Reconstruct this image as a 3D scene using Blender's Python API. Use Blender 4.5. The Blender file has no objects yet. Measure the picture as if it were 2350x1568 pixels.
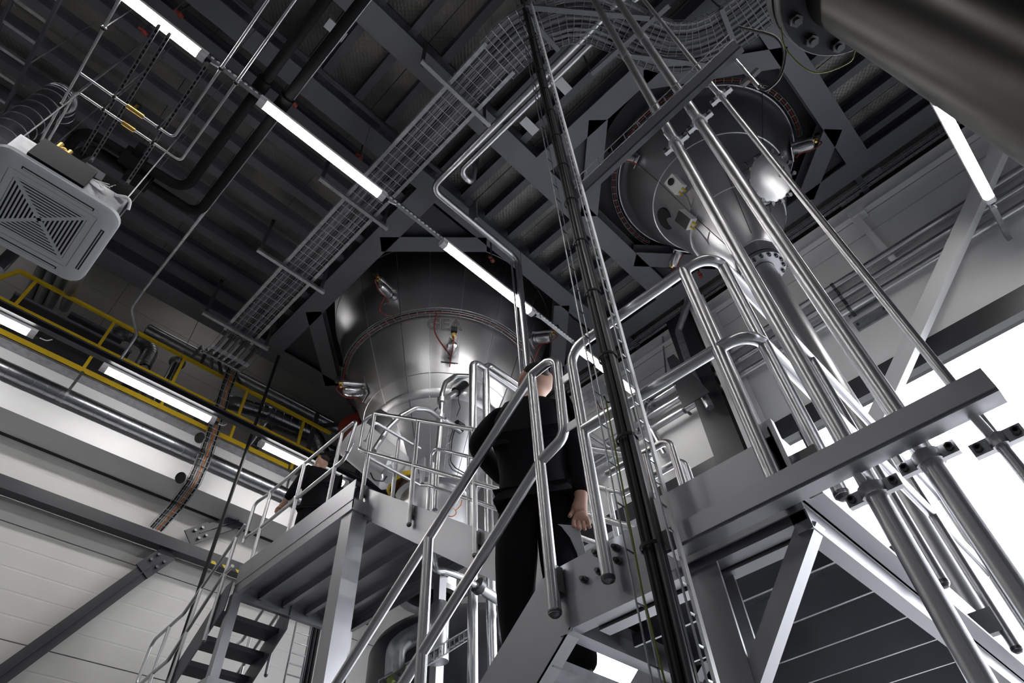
import bpy, math, random
import numpy as np
from mathutils import Vector, Matrix
random.seed(7)
scene = bpy.context.scene
COL = scene.collection
V = Vector

# ------------------------------------------------------------------ camera
F_PX = 1450.264
CR = ((0.70242033, -0.71023793, -0.04655924), (0.51257673, 0.55015097, -0.65924123), (0.49383274, 0.43919926, 0.75048867))
cam_data = bpy.data.cameras.new('camera')
cam = bpy.data.objects.new('camera', cam_data)
COL.objects.link(cam)
cam_data.sensor_width = 36.0
cam_data.sensor_fit = 'HORIZONTAL'
cam_data.lens = F_PX / 2350 * 36.0
cam_data.clip_start = 0.05
cam_data.clip_end = 200
r_, d_, f_ = (V(c) for c in CR)
cam.matrix_world = Matrix(((r_.x, -d_.x, -f_.x, 0), (r_.y, -d_.y, -f_.y, 0), (r_.z, -d_.z, -f_.z, 0), (0, 0, 0, 1)))
scene.camera = cam

# ------------------------------------------------------------------ world, light, exposure
world = bpy.data.worlds.new('overcast_sky')
scene.world = world
world.use_nodes = True
wb = world.node_tree.nodes['Background']
wb.inputs[0].default_value = (0.93, 0.96, 1.0, 1)
wb.inputs[1].default_value = 8.0
vs = scene.view_settings
vs.view_transform = 'Standard'
vs.look = 'None'
vs.exposure = 0.35
vs.gamma = 1.0
vs.use_curve_mapping = False
LED_STRENGTH = 26.0

def portal(name, c, size, rot):
    l = bpy.data.lights.new(name, 'AREA')
    l.shape = 'RECTANGLE'; l.size = size[0]; l.size_y = size[1]
    l.cycles.is_portal = True
    o = bpy.data.objects.new(name, l); COL.objects.link(o)
    o.location = c; o.rotation_euler = rot
    return o
portal('gate_daylight', (6.86, -0.2, 1.75), (6.3, 11.2), (0, math.radians(90), 0))

# ------------------------------------------------------------------ helpers
def ray(u, v):
    a, b = (u - 1175) / F_PX, (v - 784) / F_PX
    return V((CR[0][i] * a + CR[1][i] * b + CR[2][i] for i in range(3)))

def at(u, v, ax, val):
    """point of the place on the plane ax = val that lies behind photo pixel (u, v)"""
    d = ray(u, v)
    return d * (val / d['xyz'.index(ax)])

def frame(d, up=(0, 0, 1)):
    d = V(d).normalized(); up = V(up)
    if abs(d.dot(up.normalized())) > 0.98: up = V((0, 1, 0)) if abs(d.y) < 0.9 else V((1, 0, 0))
    s = d.cross(up).normalized()
    return d, s, s.cross(d).normalized()

def fillet(pts, rad, seg=6):
    pts = [V(p) for p in pts]
    if not rad or len(pts) < 3: return pts
    out = [pts[0]]
    for i in range(1, len(pts) - 1):
        p, a, b = pts[i], pts[i-1] - pts[i], pts[i+1] - pts[i]
        la, lb = a.length, b.length
        a.normalize(); b.normalize()
        ang = a.angle(b)
        if ang > math.pi - 0.03: out.append(p); continue
        t = min(rad / math.tan(ang / 2), la * 0.49, lb * 0.49)
        rr = t * math.tan(ang / 2)
        c = p + (a + b).normalized() * (rr / math.sin(ang / 2))
        s, e = p + a * t - c, p + b * t - c
        tot = s.angle(e)
        for k in range(seg + 1):
            q = k / seg
            out.append(c + (s * math.sin((1 - q) * tot) + e * math.sin(q * tot)) / math.sin(tot))
    out.append(pts[-1])
    return out

def smooth(pts, n=6):
    """Catmull-Rom curve through the points"""
    p = [V(q) for q in pts]; p = [p[0]*2-p[1]] + p + [p[-1]*2-p[-2]]
    out = []
    for i in range(1, len(p)-2):
        for k in range(n):
            t = k/n; a, b, c, d = p[i-1], p[i], p[i+1], p[i+2]
            out.append(0.5*((2*b) + (c-a)*t + (2*a-5*b+4*c-d)*t*t + (3*b-3*c+d-a)*t**3))
    return out + [p[-2]]

class MB:
    def __init__(s): s.v = []; s.f = []
    def add(s, vs, fs):
        n = len(s.v); s.v += [V(p) for p in vs]; s.f += [tuple(n + i for i in f) for f in fs]; return s
    def box(s, a, b):
        x0, y0, z0 = (min(a[i], b[i]) for i in range(3)); x1, y1, z1 = (max(a[i], b[i]) for i in range(3))
        return s.add([(x0,y0,z0),(x1,y0,z0),(x1,y1,z0),(x0,y1,z0),(x0,y0,z1),(x1,y0,z1),(x1,y1,z1),(x0,y1,z1)],
                     [(0,3,2,1),(4,5,6,7),(0,1,5,4),(1,2,6,5),(2,3,7,6),(3,0,4,7)])
    def prof(s, p0, p1, poly, up=(0,0,1)):
        """extrude the (side, up) outline from p0 to p1"""
        p0, p1 = V(p0), V(p1)
        d, sd, u = frame(p1 - p0, up)
        n = len(poly)
        vs = [p + sd * a + u * b for p in (p0, p1) for a, b in poly]
        return s.add(vs, [tuple(range(n))] + [tuple(range(2*n-1, n-1, -1))] + [((i+1) % n, i, n+i, n+(i+1) % n) for i in range(n)])
    def bar(s, p0, p1, w, h, up=(0,0,1)):
        return s.prof(p0, p1, [(-w/2,-h/2),(w/2,-h/2),(w/2,h/2),(-w/2,h/2)], up)
    def ibeam(s, p0, p1, w, h, tf=0.02, tw=0.012, up=(0,0,1)):
        a, b, c = w/2, h/2, tw/2
        return s.prof(p0, p1, [(-a,-b),(a,-b),(a,-b+tf),(c,-b+tf),(c,b-tf),(a,b-tf),(a,b),(-a,b),(-a,b-tf),(-c,b-tf),(-c,-b+tf),(-a,-b+tf)], up)
    def chan(s, p0, p1, w, h, t=0.008, up=(0,0,1), flip=1):
        a, b = w*flip, h/2
        q = [(0,-b),(a,-b),(a,-b+t),(t*flip,-b+t),(t*flip,b-t),(a,b-t),(a,b),(0,b)]
        if flip < 0: q = q[::-1]
        return s.prof(p0, p1, q, up)
    def angle(s, p0, p1, w, h, t=0.008, up=(0,0,1)):
        return s.prof(p0, p1, [(0,0),(w,0),(w,t),(t,t),(t,h),(0,h)], up)
    def tube(s, pts, r, n=10, bend=0, seg=6, cap=True, closed=False):
        pts = fillet(pts, bend, seg)
        q = [pts[0]]
        for p in pts[1:]:
            if (p - q[-1]).length > 1e-5: q.append(p)
        pts = q; m = len(pts)
        rings = []; u = None
        for i, p in enumerate(pts):
            if closed: t = pts[(i+1) % m] - pts[i-1]
            elif i == 0: t = pts[1] - p
            elif i == m-1: t = p - pts[i-1]
            else: t = (pts[i+1] - p).normalized() + (p - pts[i-1]).normalized()
            t.normalize()
            if u is None: _, _, u = frame(t)
            else:
                u = u - t * u.dot(t)
                if u.length < 1e-4: _, _, u = frame(t)
                u.normalize()
            w = t.cross(u)
            rr = r[i] if isinstance(r, (list, tuple)) else r
            rings.append([p + (u * math.cos(a) + w * math.sin(a)) * rr for a in (2*math.pi*k/n for k in range(n))])
        vs = [x for ring in rings for x in ring]
        fs = []
        for i in range(m if closed else m-1):
            j = (i+1) % m
            for k in range(n):
                fs.append((i*n+k, i*n+(k+1) % n, j*n+(k+1) % n, j*n+k))
        if cap and not closed: fs += [tuple(range(n-1, -1, -1)), tuple(range((m-1)*n, m*n))]
        return s.add(vs, fs)
    def cyl(s, p0, p1, r, n=16, r1=None):
        return s.tube([p0, p1], [r, r if r1 is None else r1], n)
    def lathe(s, prof, c, n=48, axis=(0,0,1), cap=False, a0=0, a1=2*math.pi):
        """prof: (radius, height along axis) pairs"""
        c = V(c); d, sd, u = frame(axis)
        full = abs(a1 - a0 - 2*math.pi) < 1e-6
        cnt = n if full else n+1
        vs = []
        for r, h in prof:
            for k in range(cnt):
                a = a0 + (a1 - a0) * k / n
                vs.append(c + d*h + (sd*math.cos(a) + u*math.sin(a))*r)
        fs = []
        for i in range(len(prof)-1):
            for k in range(n):
                k2 = (k+1) % cnt
                fs.append((i*cnt+k, i*cnt+k2, (i+1)*cnt+k2, (i+1)*cnt+k))
        if cap: fs += [tuple(range(cnt-1,-1,-1)), tuple(range((len(prof)-1)*cnt, len(prof)*cnt))]
        return s.add(vs, fs)
    def plate(s, poly, th):
        """flat outline given in 3-D, thickened by the vector th"""
        n = len(poly); th = V(th); poly = [V(p) for p in poly]
        return s.add(poly + [p + th for p in poly], [tuple(range(n-1,-1,-1)), tuple(range(n, 2*n))] + [(i, (i+1) % n, n+(i+1) % n, n+i) for i in range(n)])
    def ball(s, c, r, n=12, sc=(1,1,1)):
        c = V(c); m = n//2
        vs = [c + V((0,0,-r*sc[2]))]
        for i in range(1, m):
            t = math.pi*i/m
            for k in range(n):
                a = 2*math.pi*k/n
                vs.append(c + V((r*sc[0]*math.sin(t)*math.cos(a), r*sc[1]*math.sin(t)*math.sin(a), -r*sc[2]*math.cos(t))))
        vs.append(c + V((0,0,r*sc[2])))
        fs = [(0, 1+(k+1) % n, 1+k) for k in range(n)]
        for i in range(m-2):
            for k in range(n):
                fs.append((1+i*n+k, 1+i*n+(k+1) % n, 1+(i+1)*n+(k+1) % n, 1+(i+1)*n+k))
        b = 1+(m-2)*n
        fs += [(b+k, b+(k+1) % n, len(vs)-1) for k in range(n)]
        return s.add(vs, fs)

import bmesh
def wloc(o):
    p = V((0,0,0))
    while o is not None: p += o.location; o = o.parent
    return p

def mesh_of(name, mb, mat, origin, smooth=40):
    me = bpy.data.meshes.new(name)
    me.from_pydata([tuple(v - origin) for v in mb.v], [], mb.f)
    bm = bmesh.new(); bm.from_mesh(me)
    bmesh.ops.recalc_face_normals(bm, faces=bm.faces)
    bm.to_mesh(me); bm.free()
    if smooth:
        me.polygons.foreach_set('use_smooth', [True]*len(me.polygons))
        me.set_sharp_from_angle(angle=math.radians(smooth))
    me.materials.append(mat)
    return me

def thing(name, label, cat, loc, group=None):
    o = bpy.data.objects.new(name, None); COL.objects.link(o)
    o.empty_display_size = 0.1
    o.location = loc; o['label'] = label; o['category'] = cat
    if group: o['group'] = group
    return o

def part(name, mb, mat, parent, label=None, smooth=40, kind=None):
    me = mesh_of(name, mb, mat, wloc(parent), smooth)
    o = bpy.data.objects.new(name, me); COL.objects.link(o); o.parent = parent
    if label: o['label'] = label
    if kind: o['kind'] = kind
    return o

def base_of(mb):
    xs = [v.x for v in mb.v]; ys = [v.y for v in mb.v]; zs = [v.z for v in mb.v]
    return V(((min(xs)+max(xs))/2, (min(ys)+max(ys))/2, min(zs)))

def solo(name, mb, mat, label, cat, group=None, smooth=40):
    b = base_of(mb)
    o = bpy.data.objects.new(name, mesh_of(name, mb, mat, b, smooth)); COL.objects.link(o)
    o.location = b; o['label'] = label; o['category'] = cat
    if group: o['group'] = group
    return o

def struct(name, mb, mat, smooth=0):
    b = base_of(mb)
    o = bpy.data.objects.new(name, mesh_of(name, mb, mat, b, smooth)); COL.objects.link(o)
    o.location = b; o['kind'] = 'structure'
    return o

def inst(name, mesh, parent, loc, rot=None):
    o = bpy.data.objects.new(name, mesh); COL.objects.link(o)
    o.parent = parent
    o.location = V(loc) - wloc(parent)
    if rot is not None: o.rotation_euler = rot
    return o

# ------------------------------------------------------------------ materials
def mat(name, col, rough=0.5, metal=0.0, var=0.0, vscale=3.0, bump=0.0, bscale=40.0, stretch=(1,1,1), rvar=0.0, col2=None, spec=None):
    m = bpy.data.materials.new(name); m.use_nodes = True
    nt = m.node_tree; b = nt.nodes['Principled BSDF']
    b.inputs['Base Color'].default_value = (*col, 1)
    b.inputs['Roughness'].default_value = rough
    b.inputs['Metallic'].default_value = metal
    if spec is not None: b.inputs['Specular IOR Level'].default_value = spec
    if var or bump or rvar:
        tc = nt.nodes.new('ShaderNodeTexCoord'); mp = nt.nodes.new('ShaderNodeMapping')
        mp.inputs['Scale'].default_value = stretch
        nt.links.new(tc.outputs['Object'], mp.inputs[0])
        if var or rvar:
            n = nt.nodes.new('ShaderNodeTexNoise'); n.inputs['Scale'].default_value = vscale; n.inputs['Detail'].default_value = 5
            nt.links.new(mp.outputs[0], n.inputs['Vector'])
            if var:
                cr = nt.nodes.new('ShaderNodeValToRGB')
                c2 = col2 or tuple(c*(1-var) for c in col)
                cr.color_ramp.elements[0].color = (*c2, 1); cr.color_ramp.elements[0].position = 0.35
                cr.color_ramp.elements[1].color = (*col, 1); cr.color_ramp.elements[1].position = 0.65
                nt.links.new(n.outputs['Fac'], cr.inputs[0]); nt.links.new(cr.outputs[0], b.inputs['Base Color'])
            if rvar:
                mr = nt.nodes.new('ShaderNodeMapRange')
                mr.inputs['From Min'].default_value = 0.3; mr.inputs['From Max'].default_value = 0.7
                mr.inputs['To Min'].default_value = max(0.03, rough-rvar); mr.inputs['To Max'].default_value = min(1, rough+rvar)
                nt.links.new(n.outputs['Fac'], mr.inputs['Value']); nt.links.new(mr.outputs[0], b.inputs['Roughness'])
        if bump:
            n2 = nt.nodes.new('ShaderNodeTexNoise'); n2.inputs['Scale'].default_value = bscale; n2.inputs['Detail'].default_value = 3
            nt.links.new(mp.outputs[0], n2.inputs['Vector'])
            bp = nt.nodes.new('ShaderNodeBump'); bp.inputs['Strength'].default_value = bump; bp.inputs['Distance'].default_value = 0.01
            nt.links.new(n2.outputs['Fac'], bp.inputs['Height']); nt.links.new(bp.outputs[0], b.inputs['Normal'])
    return m

def mat_emit(name, col, strength):
    m = bpy.data.materials.new(name); m.use_nodes = True
    b = m.node_tree.nodes['Principled BSDF']
    b.inputs['Base Color'].default_value = (*col, 1)
    b.inputs['Emission Color'].default_value = (*col, 1); b.inputs['Emission Strength'].default_value = strength
    return m

def mat_tread(name, col, col2):
    """steel tear plate: rows of raised lozenges, dull"""
    m = bpy.data.materials.new(name); m.use_nodes = True
    nt = m.node_tree; b = nt.nodes['Principled BSDF']
    b.inputs['Roughness'].default_value = 0.42; b.inputs['Metallic'].default_value = 0.4
    tc = nt.nodes.new('ShaderNodeTexCoord'); mp = nt.nodes.new('ShaderNodeMapping')
    mp.inputs['Rotation'].default_value = (0, 0, 0.785); mp.inputs['Scale'].default_value = (24, 24, 24)
    nt.links.new(tc.outputs['Object'], mp.inputs[0])
    ch = nt.nodes.new('ShaderNodeTexVoronoi'); ch.inputs['Scale'].default_value = 1.0; ch.inputs['Randomness'].default_value = 0.25
    nt.links.new(mp.outputs[0], ch.inputs['Vector'])
    n = nt.nodes.new('ShaderNodeTexNoise'); n.inputs['Scale'].default_value = 1.6; n.inputs['Detail'].default_value = 6
    nt.links.new(tc.outputs['Object'], n.inputs['Vector'])
    cr = nt.nodes.new('ShaderNodeValToRGB')
    cr.color_ramp.elements[0].color = (*col2, 1); cr.color_ramp.elements[0].position = 0.35
    cr.color_ramp.elements[1].color = (*col, 1); cr.color_ramp.elements[1].position = 0.65
    nt.links.new(n.outputs['Fac'], cr.inputs[0]); nt.links.new(cr.outputs[0], b.inputs['Base Color'])
    bp = nt.nodes.new('ShaderNodeBump'); bp.inputs['Strength'].default_value = 0.7; bp.inputs['Distance'].default_value = 0.006
    nt.links.new(ch.outputs['Distance'], bp.inputs['Height']); nt.links.new(bp.outputs[0], b.inputs['Normal'])
    return m

def mat_hazard(name):
    m = bpy.data.materials.new(name); m.use_nodes = True
    nt = m.node_tree; b = nt.nodes['Principled BSDF']; b.inputs['Roughness'].default_value = 0.5
    tc = nt.nodes.new('ShaderNodeTexCoord'); w = nt.nodes.new('ShaderNodeTexWave')
    w.bands_direction = 'DIAGONAL'; w.inputs['Scale'].default_value = 3.2
    cr = nt.nodes.new('ShaderNodeValToRGB'); cr.color_ramp.interpolation = 'CONSTANT'
    cr.color_ramp.elements[0].color = (0.01,0.01,0.01,1); cr.color_ramp.elements[1].color = (0.6,0.42,0.03,1); cr.color_ramp.elements[1].position = 0.5
    nt.links.new(tc.outputs['Object'], w.inputs['Vector']); nt.links.new(w.outputs['Fac'], cr.inputs[0]); nt.links.new(cr.outputs[0], b.inputs['Base Color'])
    return m

M = {}
M['steel'] = mat('stainless_steel', (0.62,0.62,0.64), 0.36, 1.0, var=0.06, vscale=2, rvar=0.03)
M['steel_pipe'] = mat('polished_pipe_steel', (0.62,0.62,0.64), 0.31, 1.0, var=0.06, vscale=2, rvar=0.03)
M['steel_plate'] = mat('brushed_steel_plate', (0.44,0.44,0.465), 0.42, 1.0, var=0.16, vscale=2.0, rvar=0.05)
M['steel_tank'] = mat('tank_steel', (0.60,0.60,0.62), 0.34, 1.0, var=0.06, vscale=1.2, rvar=0.03, bump=0.02, bscale=1.5)
M['steel_weld'] = mat('weld_seam_steel', (0.72,0.72,0.74), 0.35, 1.0)
M['seam'] = mat('dark_seam', (0.16,0.16,0.17), 0.5, 0.8)
M['galv'] = mat('galvanised_steel', (0.42,0.43,0.45), 0.42, 0.9, var=0.25, vscale=14)
M['duct'] = mat('spiral_duct_steel', (0.34,0.35,0.38), 0.32, 1.0, var=0.15, vscale=8)
M['paint_dark'] = mat('dark_grey_beam_paint', (0.040,0.041,0.050), 0.45, 0, var=0.15, vscale=2)
M['paint_beam'] = mat('grey_beam_paint', (0.125,0.128,0.146), 0.45, 0, var=0.12, vscale=2)
M['paint_joist'] = mat('joist_paint', (0.072,0.074,0.087), 0.5, 0, var=0.15, vscale=3)
M['tread'] = mat_tread('tear_plate', (0.26,0.246,0.228), (0.13,0.125,0.120))
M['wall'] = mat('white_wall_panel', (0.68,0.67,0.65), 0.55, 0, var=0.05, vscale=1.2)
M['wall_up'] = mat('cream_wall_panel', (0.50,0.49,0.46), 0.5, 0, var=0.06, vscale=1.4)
M['white_paint'] = mat('white_steel_paint', (0.76,0.76,0.77), 0.62, 0, var=0.05, vscale=2)
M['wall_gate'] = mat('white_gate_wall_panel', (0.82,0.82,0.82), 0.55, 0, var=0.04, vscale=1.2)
M['led_added'] = mat_emit('added_led_diffuser', (1.0,0.98,0.95), 5.0)  # weak glow for the hidden lamps added over the walkway
M['wall_dim'] = mat('unseen_wall_darkened', (0.11,0.112,0.12), 0.6, 0, var=0.1, vscale=1)  # for the unseen walls, darkened so they bounce less light
M['joint'] = mat('panel_joint', (0.03,0.03,0.03), 0.7)
M['concrete'] = mat('concrete_floor', (0.18,0.18,0.185), 0.5, 0, var=0.2, vscale=1.2)
M['black'] = mat('black_rubber', (0.009,0.009,0.011), 0.5, spec=0.3)
M['black_gloss'] = mat('black_plastic', (0.014,0.014,0.016), 0.25)
M['cable'] = mat('grey_cable', (0.05,0.05,0.057), 0.4)
M['cable_l'] = mat('light_grey_cable', (0.16,0.16,0.175), 0.4)
M['insul'] = mat('black_insulation', (0.005,0.005,0.006), 0.8, spec=0.15)
M['yellow'] = mat('yellow_paint', (0.62,0.42,0.02), 0.45, 0, var=0.12, vscale=4)
M['red'] = mat('red_hose', (0.20,0.022,0.014), 0.45)
M['orange'] = mat('orange_cable', (0.55,0.16,0.02), 0.45)
M['greenyel'] = mat('earth_cable', (0.15,0.19,0.02), 0.5)
M['brass'] = mat('brass', (0.75,0.50,0.16), 0.28, 1.0)
M['plastic'] = mat('white_plastic', (0.52,0.53,0.56), 0.4)
M['plastic_w'] = mat('light_plastic', (0.80,0.80,0.80), 0.4)
M['led'] = mat_emit('led_diffuser', (1.0,0.98,0.95), LED_STRENGTH)
M['led_end'] = mat('led_end_cap', (0.55,0.55,0.57), 0.4)
M['green_led'] = mat_emit('indicator_green', (0.1,1.0,0.4), 1.5)
M['bolt'] = mat('bolt_steel', (0.14,0.14,0.145), 0.4, 1.0)
M['frame_dark'] = mat('dark_window_frame', (0.03,0.031,0.035), 0.4)
M['hazard'] = mat_hazard('hazard_stripes')
M['cloth'] = mat('black_cloth', (0.006,0.006,0.008), 0.9, bump=0.2, bscale=60, spec=0.2)
M['trousers'] = mat('black_trousers', (0.005,0.005,0.007), 0.9, bump=0.15, bscale=40, spec=0.2)
M['skin'] = mat('skin', (0.52,0.30,0.22), 0.5)
M['hair'] = mat('dark_hair', (0.035,0.027,0.022), 0.7, bump=0.5, bscale=120)
M['paper'] = mat('paper', (0.7,0.7,0.7), 0.7)
M['wood'] = mat('rusty_interior', (0.22,0.11,0.04), 0.7, var=0.4, vscale=6)
M['pipe_black'] = mat('dark_pipe_steel', (0.075,0.072,0.07), 0.38, 1.0)
M['shoe'] = mat('black_shoe', (0.01,0.01,0.01), 0.4)
# ================================================================== THE SETTING
FZ = -1.4
struct('floor', MB().box((-6,-6,FZ-0.2),(6.85,10.0,FZ)), M['concrete'])
struct('ground_outside', MB().box((6.85,-40,FZ-0.25),(60,40,FZ-0.05)), M['concrete'])

def panel_prof(h, t, n=5, g=0.0022):
    """outline of a wall panel (depth, height) with shallow pressed grooves on its room side"""
    pts = [(0, 0.004), (t, 0.004), (t, h-0.004), (0, h-0.004)]
    front = []
    for k in range(n-1, 0, -1):
        z = h*k/n
        front += [(0, z+0.012), (g, z+0.006), (g, z-0.006), (0, z-0.012)]
    return pts + front

# left wall, lower part: long sandwich panels on a dark backing
YW = 8.52
wl = struct('wall_left', MB().box((-6,YW+0.05,FZ),(6.85,YW+0.35,6.2)), M['joint'])
z0 = 3.20 - 4*1.19
for k in range(6):
    zz = z0 + k*1.19
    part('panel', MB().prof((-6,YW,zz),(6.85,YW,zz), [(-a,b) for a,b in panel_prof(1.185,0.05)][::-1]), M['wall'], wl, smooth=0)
# the deep white edge beam under the walkway
fa = struct('trim_1', MB().box((-6,8.0,5.38),(6.85,YW+0.05,5.70)).box((-6,8.17,5.70),(6.85,8.6,6.31)), M['white_paint'])
part('joint_strip', MB().box((-6,8.165,6.12),(6.85,8.171,6.125)).box((-6,8.46,5.375),(6.85,8.52,5.381)), M['joint'], fa, smooth=0)
part('walkway_deck', MB().box((-6,8.0,6.28),(6.85,9.75,6.31)), M['galv'], fa, smooth=0)
# upper wall behind the walkway
wu = struct('wall_walkway', MB().box((-6,9.80,6.3),(6.85,10.0,11.0)), M['joint'])
for k in range(6):
    zz = 6.29 + k*0.79
    for x0, x1 in ((-6,-2.9),(-2.9,0.25),(0.25,3.45),(3.45,6.85)):
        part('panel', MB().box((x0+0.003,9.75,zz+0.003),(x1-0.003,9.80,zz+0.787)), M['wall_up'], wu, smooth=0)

# right wall with the wide gate opening
XW = 6.85
wr = struct('wall_right', MB().box((XW+0.05,-6,5.0),(XW+0.3,10.0,11.0)).box((XW+0.05,5.4,FZ),(XW+0.3,10.0,5.0)).box((XW+0.05,-6,FZ),(XW+0.3,-5.8,5.0)), M['joint'])
for zz, hh in ((5.19,0.98),(6.18,0.98),(7.17,0.33),(8.0,1.0),(9.0,1.0),(10.0,1.0)):
    for y0, y1 in ((-6,-3.1),(-3.1,2.2),(2.2,8.5)):
        part('panel', MB().box((XW,y0+0.003,zz),(XW+0.05,y1-0.003,zz+hh-0.008)), M['wall_gate'], wr, smooth=0)
for k in range(5):
    part('panel', MB().box((XW,5.45,FZ+k*1.31),(XW+0.05,8.5,FZ+k*1.31+1.3)), M['wall_gate'], wr, smooth=0)
part('edge_cap', MB().chan((XW-0.01,-6,7.6),(XW-0.01,8.5,7.6),0.10,0.22,0.01,flip=-1), M['white_paint'], wr, smooth=0)
dr = struct('door_1', MB().box((XW-0.03,-5.8,4.98),(XW+0.12,5.4,5.18)).box((XW-0.06,-5.8,4.88),(XW+0.06,5.4,4.97)), M['frame_dark'])
for y in (-4.2, 1.48, 3.2, 5.36):
    part('mullion', MB().box((XW,y-0.035,FZ),(XW+0.08,y+0.035,4.9)), M['frame_dark'], dr, smooth=0)
part('sill', MB().box((XW,-5.8,FZ),(XW+0.1,5.4,FZ+0.12)), M['frame_dark'], dr, smooth=0)
struct('wall_back', MB().box((-6.2,-6,FZ),(-6,10,11)), M['wall_dim'])
struct('wall_front', MB().box((-6,-6.2,FZ),(7.1,-6,11)), M['wall_dim'])

# ceiling: steel storey floor seen from below
ce = struct('ceiling', MB().box((-6.2,-6.2,11.0),(7.2,10.0,11.2)), M['paint_dark'])
ZP = 8.0
T1C, T2C = (4.42, 5.40), (4.72, 0.64)
H1 = (2.5, 6.1, 3.55, 7.2); H2 = (3.33, 6.1, -0.77, 2.05)
def hole(x, y): return any(h[0] < x < h[1] and h[2] < y < h[3] for h in (H1, H2))
xs = [-6] + [0.28+0.91*k for k in range(-6, 8)]
xs = sorted(set([x for x in xs if x < 6.3] + [2.5, 3.33, 6.1, 6.45, 6.85]))
ys = [-6,-4.5,-3.0,-1.9,-0.77,0.5,2.05,3.55,4.75,6.0,7.2,7.5]
for i in range(len(xs)-1):
    for j in range(len(ys)-1):
        cx, cy = (xs[i]+xs[i+1])/2, (ys[j]+ys[j+1])/2
        if hole(cx, cy) or xs[i+1]-xs[i] < 0.02: continue
        dz = random.uniform(0, 0.006)
        part('floor_plate', MB().box((xs[i]+0.004,ys[j]+0.004,ZP+dz),(xs[i+1]-0.004,ys[j+1]-0.004,ZP+dz+0.008)), M['tread'], ce, smooth=0)
JW, JH = 0.10, 0.22
def joist(p0, p1, w=JW):
    part('joist', MB().ibeam(p0, p1, w, JH, 0.012, 0.008), M['paint_joist'], ce, smooth=0)
zc = ZP - JH/2
for k in range(8):
    y = 3.75 + 0.457*k
    joist((-6,y,zc),(2.22,y,zc), 0.12)
for k in range(-14, 14):
    x = 0.51 + 0.455*k
    if x > 6.1 or x < -6: continue
    joist((x,2.37,zc),(x,3.22,zc))
    if not (3.1 < x < 6.1): joist((x,-0.77,zc),(x,2.05,zc))
    joist((x,-6,zc),(x,-1.06,zc))
for k in range(7):
    y = -4.8 + 2.0*k
    joist((6.4,y,zc),(6.85,y,zc), 0.09)
# corner plates that turn the two tank openings into octagons
def corners(h, cuts):
    x0, x1, y0, y1 = h
    for (sx, sy), cx, cy in cuts:
        X, Y = (x1 if sx else x0), (y1 if sy else y0)
        dx, dy = (-cx if sx else cx), (-cy if sy else cy)
        w = 0.24
        part('corner_plate', MB().plate([(X,Y,7.80),(X+dx,Y,7.80),(X,Y+dy,7.80)],(0,0,0.03)), M['paint_dark'], ce, smooth=0)
        a, b = V((X+dx,Y,7.81)), V((X,Y+dy,7.81))
        e_ = (b-a).normalized()*0.13; a, b = a-e_, b+e_
        part('corner_beam', MB().ibeam(a, b, 0.24, 0.22, 0.012, 0.008), M['paint_beam'], ce, smooth=0)
corners(H1, [((0,0),0.9,0.85),((0,1),0.95,0.95),((1,0),0.9,0.9),((1,1),0.9,0.9)])
corners(H2, [((0,0),0.85,1.15),((0,1),0.78,0.78),((1,0),0.5,0.55),((1,1),0.75,0.65)])

def beam(p0, p1, w, label, group='painted steel beams carrying the storey above'):
    return solo('ceiling_beam', MB().ibeam(p0, p1, w, 0.30, 0.022, 0.014), M['paint_beam'], label, 'beam', group, smooth=0)
zb = 7.85
beam((-6,-0.915,zb),(6.1,-0.915,zb), 0.29, 'grey ceiling beam right of the conical hopper with the manhole')
beam((-6,2.21,zb),(6.1,2.21,zb), 0.30, 'long grey ceiling beam crossing above the wire cable tray at mid picture')
beam((-6,3.34,zb),(6.1,3.34,zb), 0.26, 'grey ceiling beam just behind the central row of tube lights')
beam((-6,7.34,zb),(6.1,7.34,zb), 0.33, 'dark edge beam of the ceiling along the yellow railed walkway')
beam((2.37,3.47,zb),(2.37,7.17,zb), 0.31, 'broad grey ceiling beam running beside the wire tray to the left tank')
beam((3.18,-0.77,zb),(3.18,2.06,zb), 0.27, 'grey ceiling beam on the left of the hopper opening')
beam((6.25,-6,zb),(6.25,7.5,zb), 0.30, 'long grey ceiling beam parallel to the gate wall')

# ================================================================== TANKS
def arc_pts(c, r, z, a0, a1, n):
    return [V((c[0]+r*math.cos(a0+(a1-a0)*k/n), c[1]+r*math.sin(a0+(a1-a0)*k/n), z)) for k in range(n+1)]

TA = V((4.47, 5.52, 4.6))
T1P = [(9.6,2.05),(8.32,1.83),(7.16,1.46),(6.57,1.24),(6.2,1.09),(5.6,0.80),(4.95,0.50)]
def r1(z): return float(np.interp(z, [p[0] for p in T1P][::-1], [p[1] for p in T1P][::-1]))
t1 = thing('hopper_tank', 'large stainless hopper tank with a red hose ring behind the light row', 'tank', TA)
part('shell', MB().lathe([(r, z-TA.z) for z, r in T1P], TA, 96), M['steel_tank'], t1, smooth=60)
part('spout', MB().lathe([(0.50,0.37),(0.53,0.37),(0.53,0.30),(0.46,0.28),(0.40,-0.3),(0.30,-0.55),(0.30,-1.0),(0.36,-1.0),(0.36,-1.06),(0.28,-1.06)], TA, 48), M['steel'], t1)
for z in (8.28, 6.2):
    part('weld_seam', MB().tube(arc_pts(TA, r1(z), z, 0, 2*math.pi, 90)[:-1], 0.006, 6, closed=True), M['steel_weld'], t1)
part('shell_band', MB().lathe([(r1(6.0)+0.004,1.40),(r1(5.97)+0.012,1.37),(r1(5.9)+0.010,1.30),(r1(5.88)+0.003,1.28)], TA, 72), M['steel_weld'], t1)
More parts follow.
